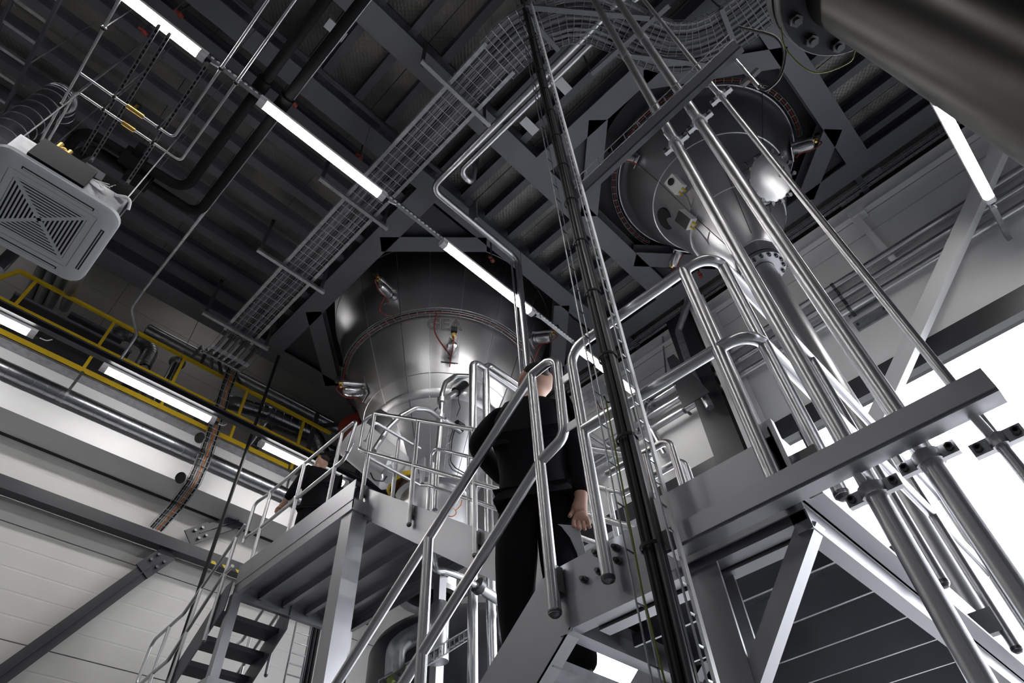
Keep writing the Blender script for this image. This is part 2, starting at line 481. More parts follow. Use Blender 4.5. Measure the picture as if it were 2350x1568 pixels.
for a in (205, 222, 240, 262, 285, 182):
    q = math.radians(a); d = V((math.cos(q), math.sin(q), 0)); tng = V((-d.y, d.x, 0))
    mb = MB()
    pts = [V((TA.x,TA.y,0)) + d*(r+0.003) + V((0,0,z)) for z, r in T1P[1:]]
    mb.tube(pts, 0.007, 5)
    part('vertical_seam', mb, M['seam'] if a % 2 else M['steel_weld'], t1)
# wire tray ring with red hose around the tank
rz = 7.0
ring = part('ring_tray', MB(), M['galv'], t1)
mb = MB()
for dr, dz in ((0.05,0),(0.05,0.06),(0.10,0),(0.13,0),(0.13,0.06)):
    mb.tube(arc_pts(TA, r1(rz)+dr, rz+dz, 0, 2*math.pi, 100)[:-1], 0.003, 4, closed=True)
for k in range(80):
    q = 2*math.pi*k/80; d = V((math.cos(q), math.sin(q), 0)); b = V((TA.x,TA.y,rz))
    mb.tube([b+d*(r1(rz)+0.05)+V((0,0,0.075)), b+d*(r1(rz)+0.05), b+d*(r1(rz)+0.13), b+d*(r1(rz)+0.13)+V((0,0,0.075))], 0.003, 4)
ring.data = mesh_of('ring_tray', mb, M['galv'], wloc(t1))
part('hose', MB().tube(arc_pts(TA, r1(rz)+0.085, rz+0.018, 0, 2*math.pi, 100)[:-1], 0.011, 6, closed=True), M['red'], t1, 'red air hose running round the tank')
part('hose', MB().tube(arc_pts(TA, r1(rz)+0.11, rz+0.016, 0, 2*math.pi, 100)[:-1], 0.010, 6, closed=True), M['black'], t1, 'black cable in the ring tray')

def hammer(parent, c, n, down, s=1.0):
    """pneumatic knocker: small pipe and rounded air vessel on a square foot with a brass valve"""
    n = V(n).normalized(); down = (V(down) - n*V(down).dot(n)).normalized(); sd = n.cross(down)
    c = V(c)
    h = part('air_knocker', MB().cyl(c-down*0.04*s, c+n*0.30*s-down*0.04*s, 0.05*s, 16).cyl(c+n*0.02*s+down*0.09*s, c+n*0.06*s+down*0.09*s, 0.055*s, 16, 0.075*s)
        .lathe([(0.0,0.04*s),(0.05*s,0.05*s),(0.075*s,0.09*s),(0.078*s,0.24*s),(0.06*s,0.29*s),(0.0,0.31*s)], c+down*0.09*s, 18, n), M['steel_pipe'], parent)
    mb = MB()
    mb.plate([c+sd*a*s+down*b*s for a,b in ((-0.12,-0.12),(0.12,-0.12),(0.12,0.2),(-0.12,0.2))], n*0.012)
    part('foot_plate', mb, M['steel'], h, smooth=0)
    part('valve', MB().cyl(c+n*0.30*s-down*0.04*s, c+n*0.35*s-down*0.04*s, 0.025*s, 10).cyl(c+n*0.33*s-down*0.08*s, c+n*0.33*s+down*0.03*s, 0.018*s, 8), M['brass'], h)
    part('coil', MB().plate([c+n*0.33*s+sd*a*s-down*b*s for a,b in ((-0.04,0.07),(0.04,0.07),(0.04,0.14),(-0.04,0.14))], n*0.06*s), M['black'], h, smooth=0)
    e = c+n*0.34*s
    part('hose', MB().tube(smooth([e, e+n*0.06*s+down*0.08*s, e+down*0.20*s-n*0.05*s, c+n*0.12*s+down*0.22*s, c+n*0.05*s+down*0.30*s]), 0.008, 6), M['red'], h)
    return h
for p in ((2.944,4.97,7.599),(3.766,4.486,6.53),(3.335,5.876,6.488),(5.144,4.059,7.554)):
    p = V(p); d = V((p.x-TA.x, p.y-TA.y, 0)).normalized()
    n = (d + V((0,0,-0.30))).normalized()
    hammer(t1, V((TA.x,TA.y,0)) + d*(r1(p.z)-0.005) + V((0,0,p.z)), n, (0,0,-1), 1.0)
    q = math.atan2(d.y, d.x)
    a = V((TA.x,TA.y,0)) + d*(r1(p.z)+0.1) + V((0,0,p.z-0.25 if p.z < 7 else p.z-0.28))
    q2 = q - (0.16 if p.z < 7 else -0.05)
    b = V((TA.x+(r1(rz)+0.09)*math.cos(q2), TA.y+(r1(rz)+0.09)*math.sin(q2), rz+0.03))
    m_ = (a+b)/2 + V((math.cos(q2), math.sin(q2), 0))*0.05 + V((-math.sin(q), math.cos(q), 0))*(-0.12)
    part('hose', MB().tube(smooth([a, m_ + V((0,0,-0.05)), b]), 0.010, 6), M['red'], t1)
# lettering on the tank just under the ring tray
def text_mesh(body, size, depth):
    cu = bpy.data.curves.new('lettering', 'FONT'); cu.body = body; cu.size = size; cu.extrude = 0
    cu.align_x = 'CENTER'
    cu.fill_mode = 'NONE'; cu.bevel_depth = depth; cu.bevel_resolution = 0
    o = bpy.data.objects.new('tmp', cu); COL.objects.link(o)
    dg = bpy.context.evaluated_depsgraph_get()
    me = bpy.data.meshes.new_from_object(o.evaluated_get(dg))
    bpy.data.objects.remove(o); return me
g = at(1020, 737, 'z', 6.86)
q = math.atan2(g.y-TA.y, g.x-TA.x) ; d = V((math.cos(q), math.sin(q), 0))
me = text_mesh('GEA', 0.26, 0.004); me.materials.clear(); me.materials.append(M['seam'])
lo = inst('lettering', me, t1, V((TA.x,TA.y,0)) + d*(r1(6.83)+0.012) + V((0,0,6.80)))
nrm = (d + V((0,0,-0.33))).normalized(); xa = V((-d.y, d.x, 0))
lo.matrix_local = Matrix.Translation(lo.location) @ Matrix((xa, nrm.cross(xa), nrm)).transposed().to_4x4()
lo['label'] = 'outlined GEA lettering'
# white flared side outlet with a round dark mouth, low on the cone
oc = at(905, 1035, 'z', 5.55)
ax = (at(930, 1110, 'z', 5.0) - oc).normalized()
so = part('side_outlet', MB().lathe([(0.40,-0.45),(0.43,-0.30),(0.42,-0.1),(0.36,0.18),(0.27,0.44),(0.22,0.60)], oc, 40, ax), M['steel'], t1)
part('outlet_rim', MB().lathe([(0.22,0.58),(0.25,0.58),(0.25,0.64),(0.22,0.64)], oc, 32, ax), M['yellow'], so, 'yellow gasket ring')
part('outlet_mouth', MB().lathe([(0.0,0.56),(0.22,0.56)], oc, 32, ax), M['wood'], so)
part('flap', MB().lathe([(0.0,0.70),(0.10,0.70),(0.10,0.74),(0.0,0.74)], oc+V((0.12,-0.05,0)), 24, ax), M['steel'], so)

# ---- second hopper
TB = V((5.0, 0.66, 5.7))
T2P = [(9.2,1.50),(8.22,1.48),(8.20,1.30),(7.97,1.20),(7.31,0.86),(6.54,0.57),(5.95,0.30),(5.85,0.22)]
def r2(z): return float(np.interp(z, [p[0] for p in T2P][::-1], [p[1] for p in T2P][::-1]))
t2 = thing('hopper_tank', 'dark conical hopper with a round manhole hanging above the gate side', 'tank', TB)
part('shell', MB().lathe([(r, z-TB.z) for z, r in T2P], TB, 96), M['steel_tank'], t2, smooth=60)
part('black_collar', MB().lathe([(1.235,2.37),(1.53,2.35),(1.53,3.5),(1.50,3.5)], TB, 72), M['black'], t2)
for z in (7.97, 7.31, 6.54):
    part('weld_seam', MB().tube(arc_pts(TB, r2(z)+0.002, z, 0, 2*math.pi, 80)[:-1], 0.008, 6, closed=True), M['steel_weld'], t2)
for a in (150, 205, 250, 300):
    q = math.radians(a); d = V((math.cos(q), math.sin(q), 0))
    part('vertical_seam', MB().tube([V((TB.x,TB.y,z)) + d*(r+0.002) for z, r in T2P[3:7]], 0.005, 5), M['seam'], t2)
fl = part('flange', MB().lathe([(0.17,0.16),(0.245,0.16),(0.245,0.12),(0.245,0.04),(0.245,0.0),(0.17,0.0)], TB, 40), M['steel'], t2)
for k in range(16):
    q = 2*math.pi*k/16
    c = V((TB.x+0.215*math.cos(q), TB.y+0.215*math.sin(q), 5.60))
    part('bolt', MB().cyl(c, c+V((0,0,0.28)), 0.010, 6).cyl(c, c+V((0,0,0.022)), 0.020, 6), M['bolt'], fl)
part('spout_ring', MB().lathe([(0.22,0.26),(0.25,0.24),(0.25,0.18),(0.19,0.16)], TB, 40), M['steel_pipe'], t2)
# ring tray of the second hopper
mb = MB(); z2 = 7.93
for dr, dz in ((0.06,0),(0.06,0.06),(0.12,0),(0.12,0.06)):
    mb.tube(arc_pts(TB, r2(z2)+dr, z2+dz, math.radians(75), math.radians(290), 70), 0.0035, 4)
for k in range(46):
    q = math.radians(75+215*k/45); d = V((math.cos(q), math.sin(q), 0)); b = V((TB.x,TB.y,z2))
    mb.tube([b+d*(r2(z2)+0.06)+V((0,0,0.07)), b+d*(r2(z2)+0.06), b+d*(r2(z2)+0.12), b+d*(r2(z2)+0.12)+V((0,0,0.07))], 0.0035, 4)
part('ring_tray', mb, M['galv'], t2)
part('hose', MB().tube(arc_pts(TB, r2(z2)+0.09, z2+0.015, math.radians(75), math.radians(290), 70), 0.008, 6), M['red'], t2)
# manhole with clamps
mh = at(1764, 410, 'x', 4.62)
mdir = V((-0.30,-0.62,-0.72)).normalized()
hb = part('manhole_neck', MB().lathe([(0.26,-0.48),(0.26,-0.02),(0.275,-0.02),(0.275,0.02)], mh, 40, mdir), M['steel'], t2)
part('manhole_lid', MB().lathe([(0.275,0.02),(0.275,0.045),(0.25,0.055),(0.12,0.068),(0.0,0.072)], mh, 40, mdir), M['steel'], hb, smooth=60)
_, ms, mu = frame(mdir)
part('lid_handle', MB().tube([mh+mdir*0.06+mu*0.03-ms*0.1, mh+mdir*0.10+mu*0.03-ms*0.1, mh+mdir*0.10+mu*0.14-ms*0.1, mh+mdir*0.06+mu*0.14-ms*0.1], 0.007, 6, 0.015), M['bolt'], hb)
for k in range(14):
    a = 2*math.pi*k/14; rd = ms*math.cos(a)+mu*math.sin(a)
    c = mh + rd*0.295
    part('swing_bolt', MB().cyl(c-mdir*0.12, c+mdir*0.07, 0.010, 6).cyl(c+mdir*0.045, c+mdir*0.075, 0.024, 8).cyl(c-mdir*0.10-rd*0.03, c-mdir*0.10+rd*0.02, 0.014, 6), M['bolt'], hb)
# air knockers and sensor boxes
for (u, v, z, s) in ((1835,330,7.75,0.9),(1540,600,7.75,0.9),(1448,358,7.85,0.8)):
    p = at(u, v, 'z', z); d = V((p.x-TB.x, p.y-TB.y, 0)).normalized()
    hammer(t2, V((TB.x,TB.y,0)) + d*(r2(z)) + V((0,0,z)), (d+V((0,0,-0.3))).normalized(), (0,0,-1), s)
def sensor(u, v, z, dark, lab):
    p = at(u, v, 'z', z); d = V((p.x-TB.x, p.y-TB.y, 0)).normalized()
    c = V((TB.x,TB.y,0)) + d*(r2(z)+0.06) + V((0,0,z)); n = (d+V((0,0,-0.5))).normalized()
    _, sd, up = frame(n)
    b = part('sensor_box', MB().plate([c+sd*a+up*b for a,b in ((-0.075,-0.11),(0.075,-0.11),(0.075,0.11),(-0.075,0.11))], n*0.10), M['plastic_w'], t2, lab, smooth=0)
    part('sensor_face', MB().lathe([(0.0,0.113),(0.045,0.112),(0.045,0.098)], c+up*0.04, 16, n) if not dark else MB().plate([c+n*0.1+sd*a+up*b for a,b in ((-0.07,-0.1),(0.07,-0.1),(0.07,0.1),(-0.07,0.1))], n*0.012), M['black_gloss'], b)
    for s_ in (-0.03, 0.03):
        part('gland', MB().cyl(c+n*0.05+sd*s_-up*0.11, c+n*0.05+sd*s_-up*0.17, 0.014, 8), M['yellow'], b)
    part('stem', MB().cyl(c-n*0.16, c, 0.025, 10), M['steel_pipe'], b)
    part('cord', MB().tube([c+n*0.05-up*0.17, c+n*0.06-up*0.26, c-n*0.05-up*0.34+sd*0.1, c-n*0.1-up*0.5+sd*0.2], 0.008, 6, 0.06), M['cable_l'], b)
sensor(1562, 428, 6.95, False, 'white sensor box with a round black dial')
sensor(1612, 508, 6.55, True, 'white sensor box with a black glass face')
part('cut_out', MB().lathe([(0.0,0.02),(0.15,0.03),(0.15,-0.02)], V((TB.x,TB.y,0)) + V((-0.52,0.80,0)).normalized()*(r2(7.05)-0.02) + V((0,0,7.05)), 24, (-0.52,0.80,-0.5)), M['black'], t2)
dp = thing('down_pipe', 'thick steel drop pipe below the manhole hopper flange', 'pipe', (TB.x,TB.y,FZ))
part('pipe', MB().lathe([(0.116, z-5.68) for z in np.linspace(5.68,FZ,30)], TB, 28), M['steel'], dp)
part('pipe_flange', MB().lathe([(0.12,0.0),(0.245,0.0),(0.245,-0.05),(0.12,-0.05)], TB-V((0,0,0.02)), 40), M['steel_plate'], dp)
# ================================================================== LIGHTS OF THE HALL
def tube_light(x0, x1, y, z, label, group, w=0.10, lamp='led'):
    t = thing('tube_light', label, 'light', ((x0+x1)/2, y, z), group)
    c = 0.07
    part('housing', MB().box((x0,y-w/2,z+0.03),(x1,y+w/2,z+0.07)), M['plastic_w'], t, smooth=0)
    part('diffuser', MB().prof((x0+c,y,z),(x1-c,y,z), [(-w*0.48,0.03),(-w*0.42,-0.005),(-w*0.25,-0.022),(w*0.25,-0.022),(w*0.42,-0.005),(w*0.48,0.03)]), M[lamp], t)
    for a, b in ((x0, x0+c), (x1-c, x1)):
        part('end_cap', MB().prof((a,y,z),(b,y,z), [(-w*0.5,0.03),(-w*0.45,-0.008),(-w*0.25,-0.026),(w*0.25,-0.026),(w*0.45,-0.008),(w*0.5,0.03)]), M['led_end'], t)
    part('plug', MB().box((x1,y-0.018,z),(x1+0.05,y+0.018,z+0.03)), M['black'], t, smooth=0)
    part('cord', MB().tube([(x1+0.05,y,z+0.015),(x1+0.12,y-0.02,z),(x1+0.16,y,z+0.07)], 0.007, 6, 0.04), M['plastic_w'], t)
    return t
G1 = 'tube lights of the central row'
Y1, Z1 = 3.23, 6.40
for x0, x1, lb in ((-5.6,-4.1,'unseen tube light added to the central row farthest back over the left end'),(-3.8,-2.3,'unseen tube light added to the central row beyond the top left corner'),  # both out of view, added to light the hall
                   (-1.98,-0.46,'lit tube light at the top left beside the thin steel pipes'),(0.10,1.66,'lit tube light behind the two black insulated pipes, left of the wire tray'),
                   (2.50,4.08,'lit tube light in front of the large hopper tank'),(4.93,6.45,'lit tube light farthest right in the central row, behind the cable ladder')):
    tube_light(x0, x1, Y1, Z1, lb, G1)
rail = thing('light_rail', 'white perforated mounting rail carrying the central row of tube lights', 'rail', (0,Y1+0.02,Z1+0.07))
part('rail', MB().chan((-6,Y1+0.02,Z1+0.092),(6.8,Y1+0.02,Z1+0.092),0.05,0.042,0.004), M['galv'], rail, smooth=0)
mb = MB()
for k in range(220):
    x = -6+k*0.058
    mb.box((x,Y1-0.035,Z1+0.0705),(x+0.03,Y1-0.020,Z1+0.0765))
part('cable_slots', mb, M['plastic_w'], rail, smooth=0, kind='stuff')
for x in (-3.9,-0.9,1.3,3.96,6.3):
    part('hanger_wire', MB().cyl((x,Y1+0.02,Z1+0.1),(x-0.05,Y1-0.03,7.72),0.004,5), M['galv'], rail)
G2 = 'tube lights along the walkway'
Y2, Z2 = 7.10, 5.78
for x0, x1, lb in ((-5.2,-3.7,'unseen tube light added along the walkway farthest left'),(-3.0,-1.5,'unseen tube light added along the walkway beyond the left picture edge'),  # lamps past the left edge are added, unseen, for light
                   (-1.72,-0.30,'lit tube light cut by the left picture edge below the air conditioner'),(0.44,1.92,'lit tube light in the middle of the walkway row'),
                   (2.58,4.04,'lit tube light in the walkway row behind the person in black on the platform')):
    if x0 < -2 and x1 > -1.9: continue
    tube_light(x0, x1, Y2, Z2, lb, G2)
rail2 = thing('light_rail', 'dark blue mounting rail carrying the lights along the yellow railed walkway', 'rail', (0,Y2,Z2+0.07))
part('rail', MB().chan((-6,Y2-0.04,Z2+0.11),(6.1,Y2-0.04,Z2+0.11),0.08,0.08,0.005), M['paint_dark'], rail2, smooth=0)
part('conduit', MB().cyl((-6,Y2-0.06,Z2+0.19),(6.1,Y2-0.06,Z2+0.19),0.02,8), M['paint_dark'], rail2)
for x in (-2.6, 1.2, 4.6):
    part('hanger_wire', MB().cyl((x,Y2,Z2+0.1),(x,Y2+0.15,7.7),0.005,5), M['galv'], rail2)
for x0, x1, lb in ((-2.6,-1.1,'unseen tube light added high above the walkway at its left end'),(1.0,2.5,'unseen tube light added high above the middle of the walkway')):
    tube_light(x0, x1, 8.7, 9.9, lb, 'unseen tube lights added above the walkway', lamp='led_added')  # hidden lamps added to brighten the upper walkway wall
G3 = 'tube lights of the gate side row'
for x0, x1, lb in ((-4.5,-3.0,'unseen tube light added to the gate side row far behind the camera'),(-2.2,-0.7,'unseen tube light added to the gate side row straight overhead'),  # all but the last lamp added out of view for extra light
                   (0.2,1.6,'unseen tube light added to the gate side row above the black pipe flange'),(4.50,6.05,'lit tube light under the big black pipe beside the gate wall')):
    tube_light(x0, x1, -1.47, 5.70, lb, G3)
rail3 = thing('light_rail', 'white mounting rail of the tube light beside the gate wall', 'rail', (0,-1.47,5.77))
part('rail', MB().chan((-6,-1.45,5.80),(6.8,-1.45,5.80),0.05,0.05,0.004), M['galv'], rail3, smooth=0)
for x in (-4.0,0.0,4.4):
    part('hanger_wire', MB().cyl((x,-1.45,5.82),(x,-1.45,7.95),0.004,5), M['galv'], rail3)
# ================================================================== NEAR LANDING, STAIRS AND HANDRAILS
RT = 0.0235
def post(parent, p_top, z_bot, r=RT, side=None, mat_='steel'):
    x, y, z = p_top
    o = part('post', MB().cyl((x,y,z_bot),(x,y,z), r, 12), M[mat_], parent)
    part('end_cap', MB().lathe([(0.0,-0.012),(r*0.6,-0.010),(r*0.98,0.0),(r*1.04,0.004),(r*1.04,0.012),(r,0.014)], (x,y,z_bot), 12), M['bolt'], o)
    if side is not None:
        s = V(side)
        part('bracket', MB().bar(V((x,y,z_bot+0.13)), V((x,y,z_bot+0.13))+s, 0.05, 0.10), M['bolt'], o, smooth=0)
    return o

# --- landing
ld = thing('stair_landing', 'near steel landing with toe plates, seen from below on the right', 'platform', (2.9,0.9,FZ))
part('deck', MB().box((1.74,0.47,1.10),(4.5,1.36,1.118)), M['galv'], ld, smooth=0)
for k in range(9):
    x = 2.06 + 0.29*k
    part('rib', MB().bar((x,0.50,1.045),(x,1.33,1.045),0.012,0.11), M['steel_plate'], ld, smooth=0)
part('toe_plate', MB().box((1.715,0.46,1.00),(1.722,0.93,1.265)), M['steel_plate'], ld, smooth=0)
part('toe_plate', MB().box((1.715,0.455,1.03),(4.5,0.462,1.30)).box((1.715,0.44,1.03),(1.74,0.52,1.325)), M['steel_plate'], ld, smooth=0)
part('front_beam', MB().chan((1.74,0.47,1.04),(1.74,1.36,1.04),0.06,0.12,0.01), M['steel_plate'], ld, smooth=0)
part('inner_beam', MB().bar((1.84,0.50,1.02),(1.84,1.30,1.02),0.06,0.10), M['steel_plate'], ld, smooth=0)
part('side_beam', MB().bar((1.74,0.49,0.99),(4.5,0.49,0.99),0.05,0.08), M['steel_plate'], ld, smooth=0)
part('side_flange', MB().box((1.74,0.40,1.03),(4.5,0.47,1.042)), M['steel_plate'], ld, smooth=0)
part('rear_beam', MB().chan((4.5,1.36,1.04),(1.74,1.36,1.04),0.06,0.14,0.01), M['steel_plate'], ld, smooth=0)
for (x, y) in ((1.80,0.83),(4.42,0.52),(4.42,1.30),(3.1,1.30)):
    part('leg', MB().ibeam((x,y,FZ),(x,y,0.99),0.10,0.10,0.010,0.008,(1,0,0)), M['steel_plate'], ld, smooth=0)
part('knee_brace', MB().bar((1.78,0.475,0.985),(1.78,0.83,0.60),0.055,0.055,(1,0,0)), M['steel_plate'], ld, smooth=0)
part('foot_beam', MB().bar((1.80,0.83,0.60),(4.4,0.83,0.60),0.06,0.08), M['steel_plate'], ld, smooth=0)

# --- handrail round the landing
lr = thing('handrail', 'tubular steel handrail curving round the corner of the near landing', 'railing', (1.69,0.6,1.0))
part('top_rail', MB().tube([(4.4,0.365,2.17),(1.69,0.365,2.185),(1.69,1.145,2.20),(1.69,1.145,1.06)], RT, 14, 0.10, 8), M['steel_pipe'], lr)
part('end_cap', MB().lathe([(0.0,-0.012),(RT*0.9,-0.004),(RT*1.05,0.004),(RT*1.05,0.014)], (1.69,1.145,1.05), 12), M['bolt'], lr)
part('middle_rail', MB().tube([(4.4,0.365,1.67),(1.69,0.365,1.685),(1.69,1.145,1.71)], RT, 14, 0.10, 8), M['steel_pipe'], lr)
post(lr, (1.69,0.497,2.19), 1.02, RT*1.05, (0.03,0,0), 'steel_pipe')
for x in (1.785, 2.57, 3.41, 4.3):
    post(lr, (x,0.365,2.17), 1.02, RT, (0,0.09,0), 'steel_pipe')

# --- stair going down from the landing
ST = 0.766
def zs(y): return 2.235 - ST*(y-1.40)
s1 = thing('steel_stair', 'near steel stair with a broad bolted side plate under the climbing person', 'stairs', (2.1,3.2,FZ))
for x in (1.745, 2.50):
    prof_ = [(0.93,1.225),(1.45,1.225),(1.50,1.20),(1.50+2.6/ST,1.20-2.6),(1.50+2.6/ST-0.45,1.20-2.6),(1.30,1.04),(0.93,1.04)]
    part('side_plate', MB().plate([(x,y,z) for y,z in prof_],(0.010,0,0)), M['steel_plate'], s1, smooth=0)
    part('lower_flange', MB().bar((x+0.03,1.30,1.045),(x+0.03,1.50+2.6/ST-0.45,-1.39),0.06,0.010,(0,0,1)), M['steel_plate'], s1, smooth=0)
for (u, v) in ((1373,1272),(1380,1314),(1345,1333),(1418,1260),(1423,1290)):
    p = at(u, v, 'x', 1.745)
    part('bolt', MB().cyl(p, p-V((0.018,0,0)), 0.014, 6).cyl(p-V((0.012,0,0)), p-V((0.032,0,0)), 0.008, 8), M['bolt'], s1)
for k in range(13):
    z = 0.93 - 0.178*k; y = 1.52 + (0.93-z)/ST
    tr = part('tread', MB().box((1.76,y-0.04,z-0.035),(2.49,y+0.23,z)), M['galv'], s1, smooth=0)
part('nosing', MB().box((1.76,1.30,1.03),(2.49,1.36,1.12)), M['black'], s1, smooth=0)
hr = thing('handrail', 'tubular steel stair handrail with a hooked end in front of the climbing person', 'railing', (1.70,2.5,FZ))
yl = 4.55
part('top_rail', MB().tube([(1.70,yl,zs(yl)),(1.70,1.40,2.235),(1.70,1.232,2.245),(1.70,1.25,1.75),(1.70,1.395,1.70),(1.70,yl,zs(yl)-0.535)], RT, 14, 0.07, 8), M['steel_pipe'], hr)
for y in (1.40, 2.135, 2.87, 3.60, 4.33):
    post(hr, (1.70,y,zs(y)), zs(y)-1.205, RT*1.05, (0.04,0,0), 'steel_pipe')
for z in (2.06, 1.78):
    part('link_plate', MB().box((1.694,1.155,z-0.02),(1.700,1.235,z+0.02)), M['steel'], hr, smooth=0)

# --- stair going up to the far platform
s2 = thing('steel_stair', 'steel stair climbing away to the upper platform with a pale side plate', 'stairs', (3.0,2.9,1.1))
def z2b(y): return 0.77*y
for x in (2.66, 3.42):
    part('side_plate', MB().plate([(x,1.30,0.95),(x,1.30,1.30),(x,4.36,3.63),(x,4.36,z2b(4.30))],(0.010,0,0)), M['steel_plate'], s2, smooth=0)
    part('lower_flange', MB().bar((x+0.03,1.45,z2b(1.45)-0.03),(x+0.03,4.28,z2b(4.28)),0.07,0.012), M['steel_plate'], s2, smooth=0)
for k in range(-1, 12):
    y = 1.60 + 0.225*k; z = 1.465 + 0.173*k
    part('tread', MB().box((2.67,y-0.02,z-0.035),(3.42,y+0.24,z)), M['galv'], s2, smooth=0)
def zr2(y): return 4.52 + 0.79*(y-4.32)
h2 = thing('handrail', 'slim tubular handrail on the left side of the climbing stair', 'railing', (2.63,3.2,1.5))
part('top_rail', MB().tube([(2.63,1.35,zr2(1.35)),(2.63,4.30,zr2(4.30)),(2.63,4.50,zr2(4.32)+0.03),(2.63,4.50,4.15),(2.63,4.40,4.06),(2.63,1.35,zr2(1.35)-0.50)], 0.019, 12, 0.07, 6), M['steel_pipe'], h2)
for y in (4.32, 3.56, 2.80, 2.05, 1.40):
    post(h2, (2.63,y,zr2(y)), zr2(y)-1.10, 0.020, (0.035,0,0), 'steel_pipe')
h3 = thing('handrail', 'slim tubular handrail on the right side of the climbing stair near the vertical pipes', 'railing', (3.44,3.2,1.5))
part('top_rail', MB().tube([(3.44,4.36,3.72),(3.44,4.36,zr2(4.34)-0.01),(3.44,1.35,zr2(1.35)-0.04)], 0.019, 12, 0.06, 6), M['steel_pipe'], h3)
part('middle_rail', MB().tube([(3.44,4.50,4.10),(3.44,4.36,4.02),(3.44,1.35,zr2(1.35)-0.55)], 0.019, 12, 0.05, 6), M['steel_pipe'], h3)
for y in (3.75, 3.0, 2.2, 1.40):
    post(h3, (3.44,y,zr2(y)-0.02), zr2(y)-1.10, 0.020, None, 'steel_pipe')
h4 = thing('handrail', 'short hooked guard rails at the foot of the climbing stair beside the cable ladder', 'railing', (2.56,1.3,1.1))
part('top_rail', MB().tube([(2.56,1.62,2.19),(2.56,1.19,2.18),(2.56,1.19,1.10)], 0.021, 12, 0.06, 6), M['steel_pipe'], h4)
part('top_rail', MB().tube([(2.66,1.62,2.10),(2.66,1.19,2.10),(2.66,1.19,1.10)], 0.021, 12, 0.06, 6), M['steel_pipe'], h4)
part('middle_rail', MB().tube([(2.56,1.62,1.66),(2.56,1.19,1.66)], 0.019, 12), M['steel_pipe'], h4)
post(h4, (2.56,1.36,2.17), 1.10, 0.020, None, 'steel_pipe')

# --- upper platform
pf = thing('upper_platform', 'raised steel platform on a square pillar below the large hopper tank', 'platform', (3.2,5.3,FZ))
PX0, PX1, PY0, PY1, PZ = 2.52, 3.95, 4.27, 6.32, 3.28
part('deck', MB().box((PX0+0.02,PY0+0.02,PZ+0.12),(PX1,PY1-0.02,PZ+0.14)), M['steel_plate'], pf, smooth=0)
part('edge_beam', MB().chan((PX0,PY1,PZ+0.06),(PX0,PY0,PZ+0.06),0.05,0.12,0.008,flip=-1).box((PX0-0.006,PY0,PZ+0.10),(PX0,PY1,PZ+0.32)), M['steel_plate'], pf, smooth=0)
part('edge_beam', MB().chan((PX0,PY0,PZ+0.06),(PX1,PY0,PZ+0.06),0.05,0.12,0.008,flip=-1), M['steel_plate'], pf, smooth=0)
part('edge_beam', MB().chan((PX1,PY1,PZ+0.04),(PX0,PY1,PZ+0.04),0.05,0.16,0.008,flip=-1), M['steel_plate'], pf, smooth=0)
part('edge_beam', MB().chan((PX1,PY0,PZ+0.06),(PX1,PY1,PZ+0.06),0.05,0.12,0.008,flip=-1), M['steel_plate'], pf, smooth=0)
for k in range(4):
    x = PX0 + 0.30 + 0.28*k
    part('rib', MB().bar((x,PY0+0.03,PZ+0.08),(x,PY1-0.03,PZ+0.08),0.05,0.08), M['steel_plate'], pf, smooth=0)
part('pillar', MB().box((PX0+0.005,PY0-0.005,FZ),(PX0+0.165,PY0+0.155,PZ-0.012)), M['steel_plate'], pf, 'square brushed steel pillar', smooth=0)
part('cap_plate', MB().box((PX0-0.01,PY0-0.02,PZ-0.012),(PX0+0.18,PY0+0.17,PZ)), M['steel_plate'], pf, smooth=0)
for x, y in ((PX0+0.03,PY1-0.03),(PX1-0.05,PY1-0.05),(PX1-0.05,PY0+0.4)):
    part('leg', MB().box((x-0.045,y-0.045,FZ),(x+0.045,y+0.045,PZ)), M['steel_plate'], pf, smooth=0)
h5 = thing('handrail', 'tubular handrail along the left edge of the upper platform beside the person', 'railing', (2.54,5.4,3.3))
part('top_rail', MB().tube([(2.50,4.50,4.04),(2.54,4.50,4.49),(2.54,6.22,4.46),(2.50,6.40,4.42),(2.50,6.40,3.9)], 0.019, 12, 0.07, 6), M['steel_pipe'], h5)
part('middle_rail', MB().tube([(2.54,4.50,4.18),(2.54,4.62,4.03),(2.54,6.22,3.99),(2.50,6.40,3.97)], 0.019, 12, 0.07, 6), M['steel_pipe'], h5)
for y in (4.76, 5.45, 6.14):
    post(h5, (2.54,y,4.48), 3.34, 0.019, (-0.02,0,0), 'steel_pipe')
h6 = thing('handrail', 'short double guard rail across the platform end in front of the tank cone', 'railing', (3.0,4.42,3.4))
part('top_rail', MB().tube([(2.66,4.42,4.25),(2.70,4.42,4.50),(3.33,4.42,4.49)], 0.018, 12, 0.05, 6), M['steel_pipe'], h6)
part('middle_rail', MB().tube([(2.66,4.42,4.25),(2.68,4.42,4.03),(3.36,4.42,4.02)], 0.018, 12, 0.05, 6), M['steel_pipe'], h6)
part('post', MB().cyl((3.05,4.44,3.42),(3.05,4.44,4.48),0.018,12), M['steel_pipe'], h6)
part('link_plate', MB().box((2.62,4.44,4.22),(2.68,4.448,4.26)), M['steel'], h6, smooth=0)

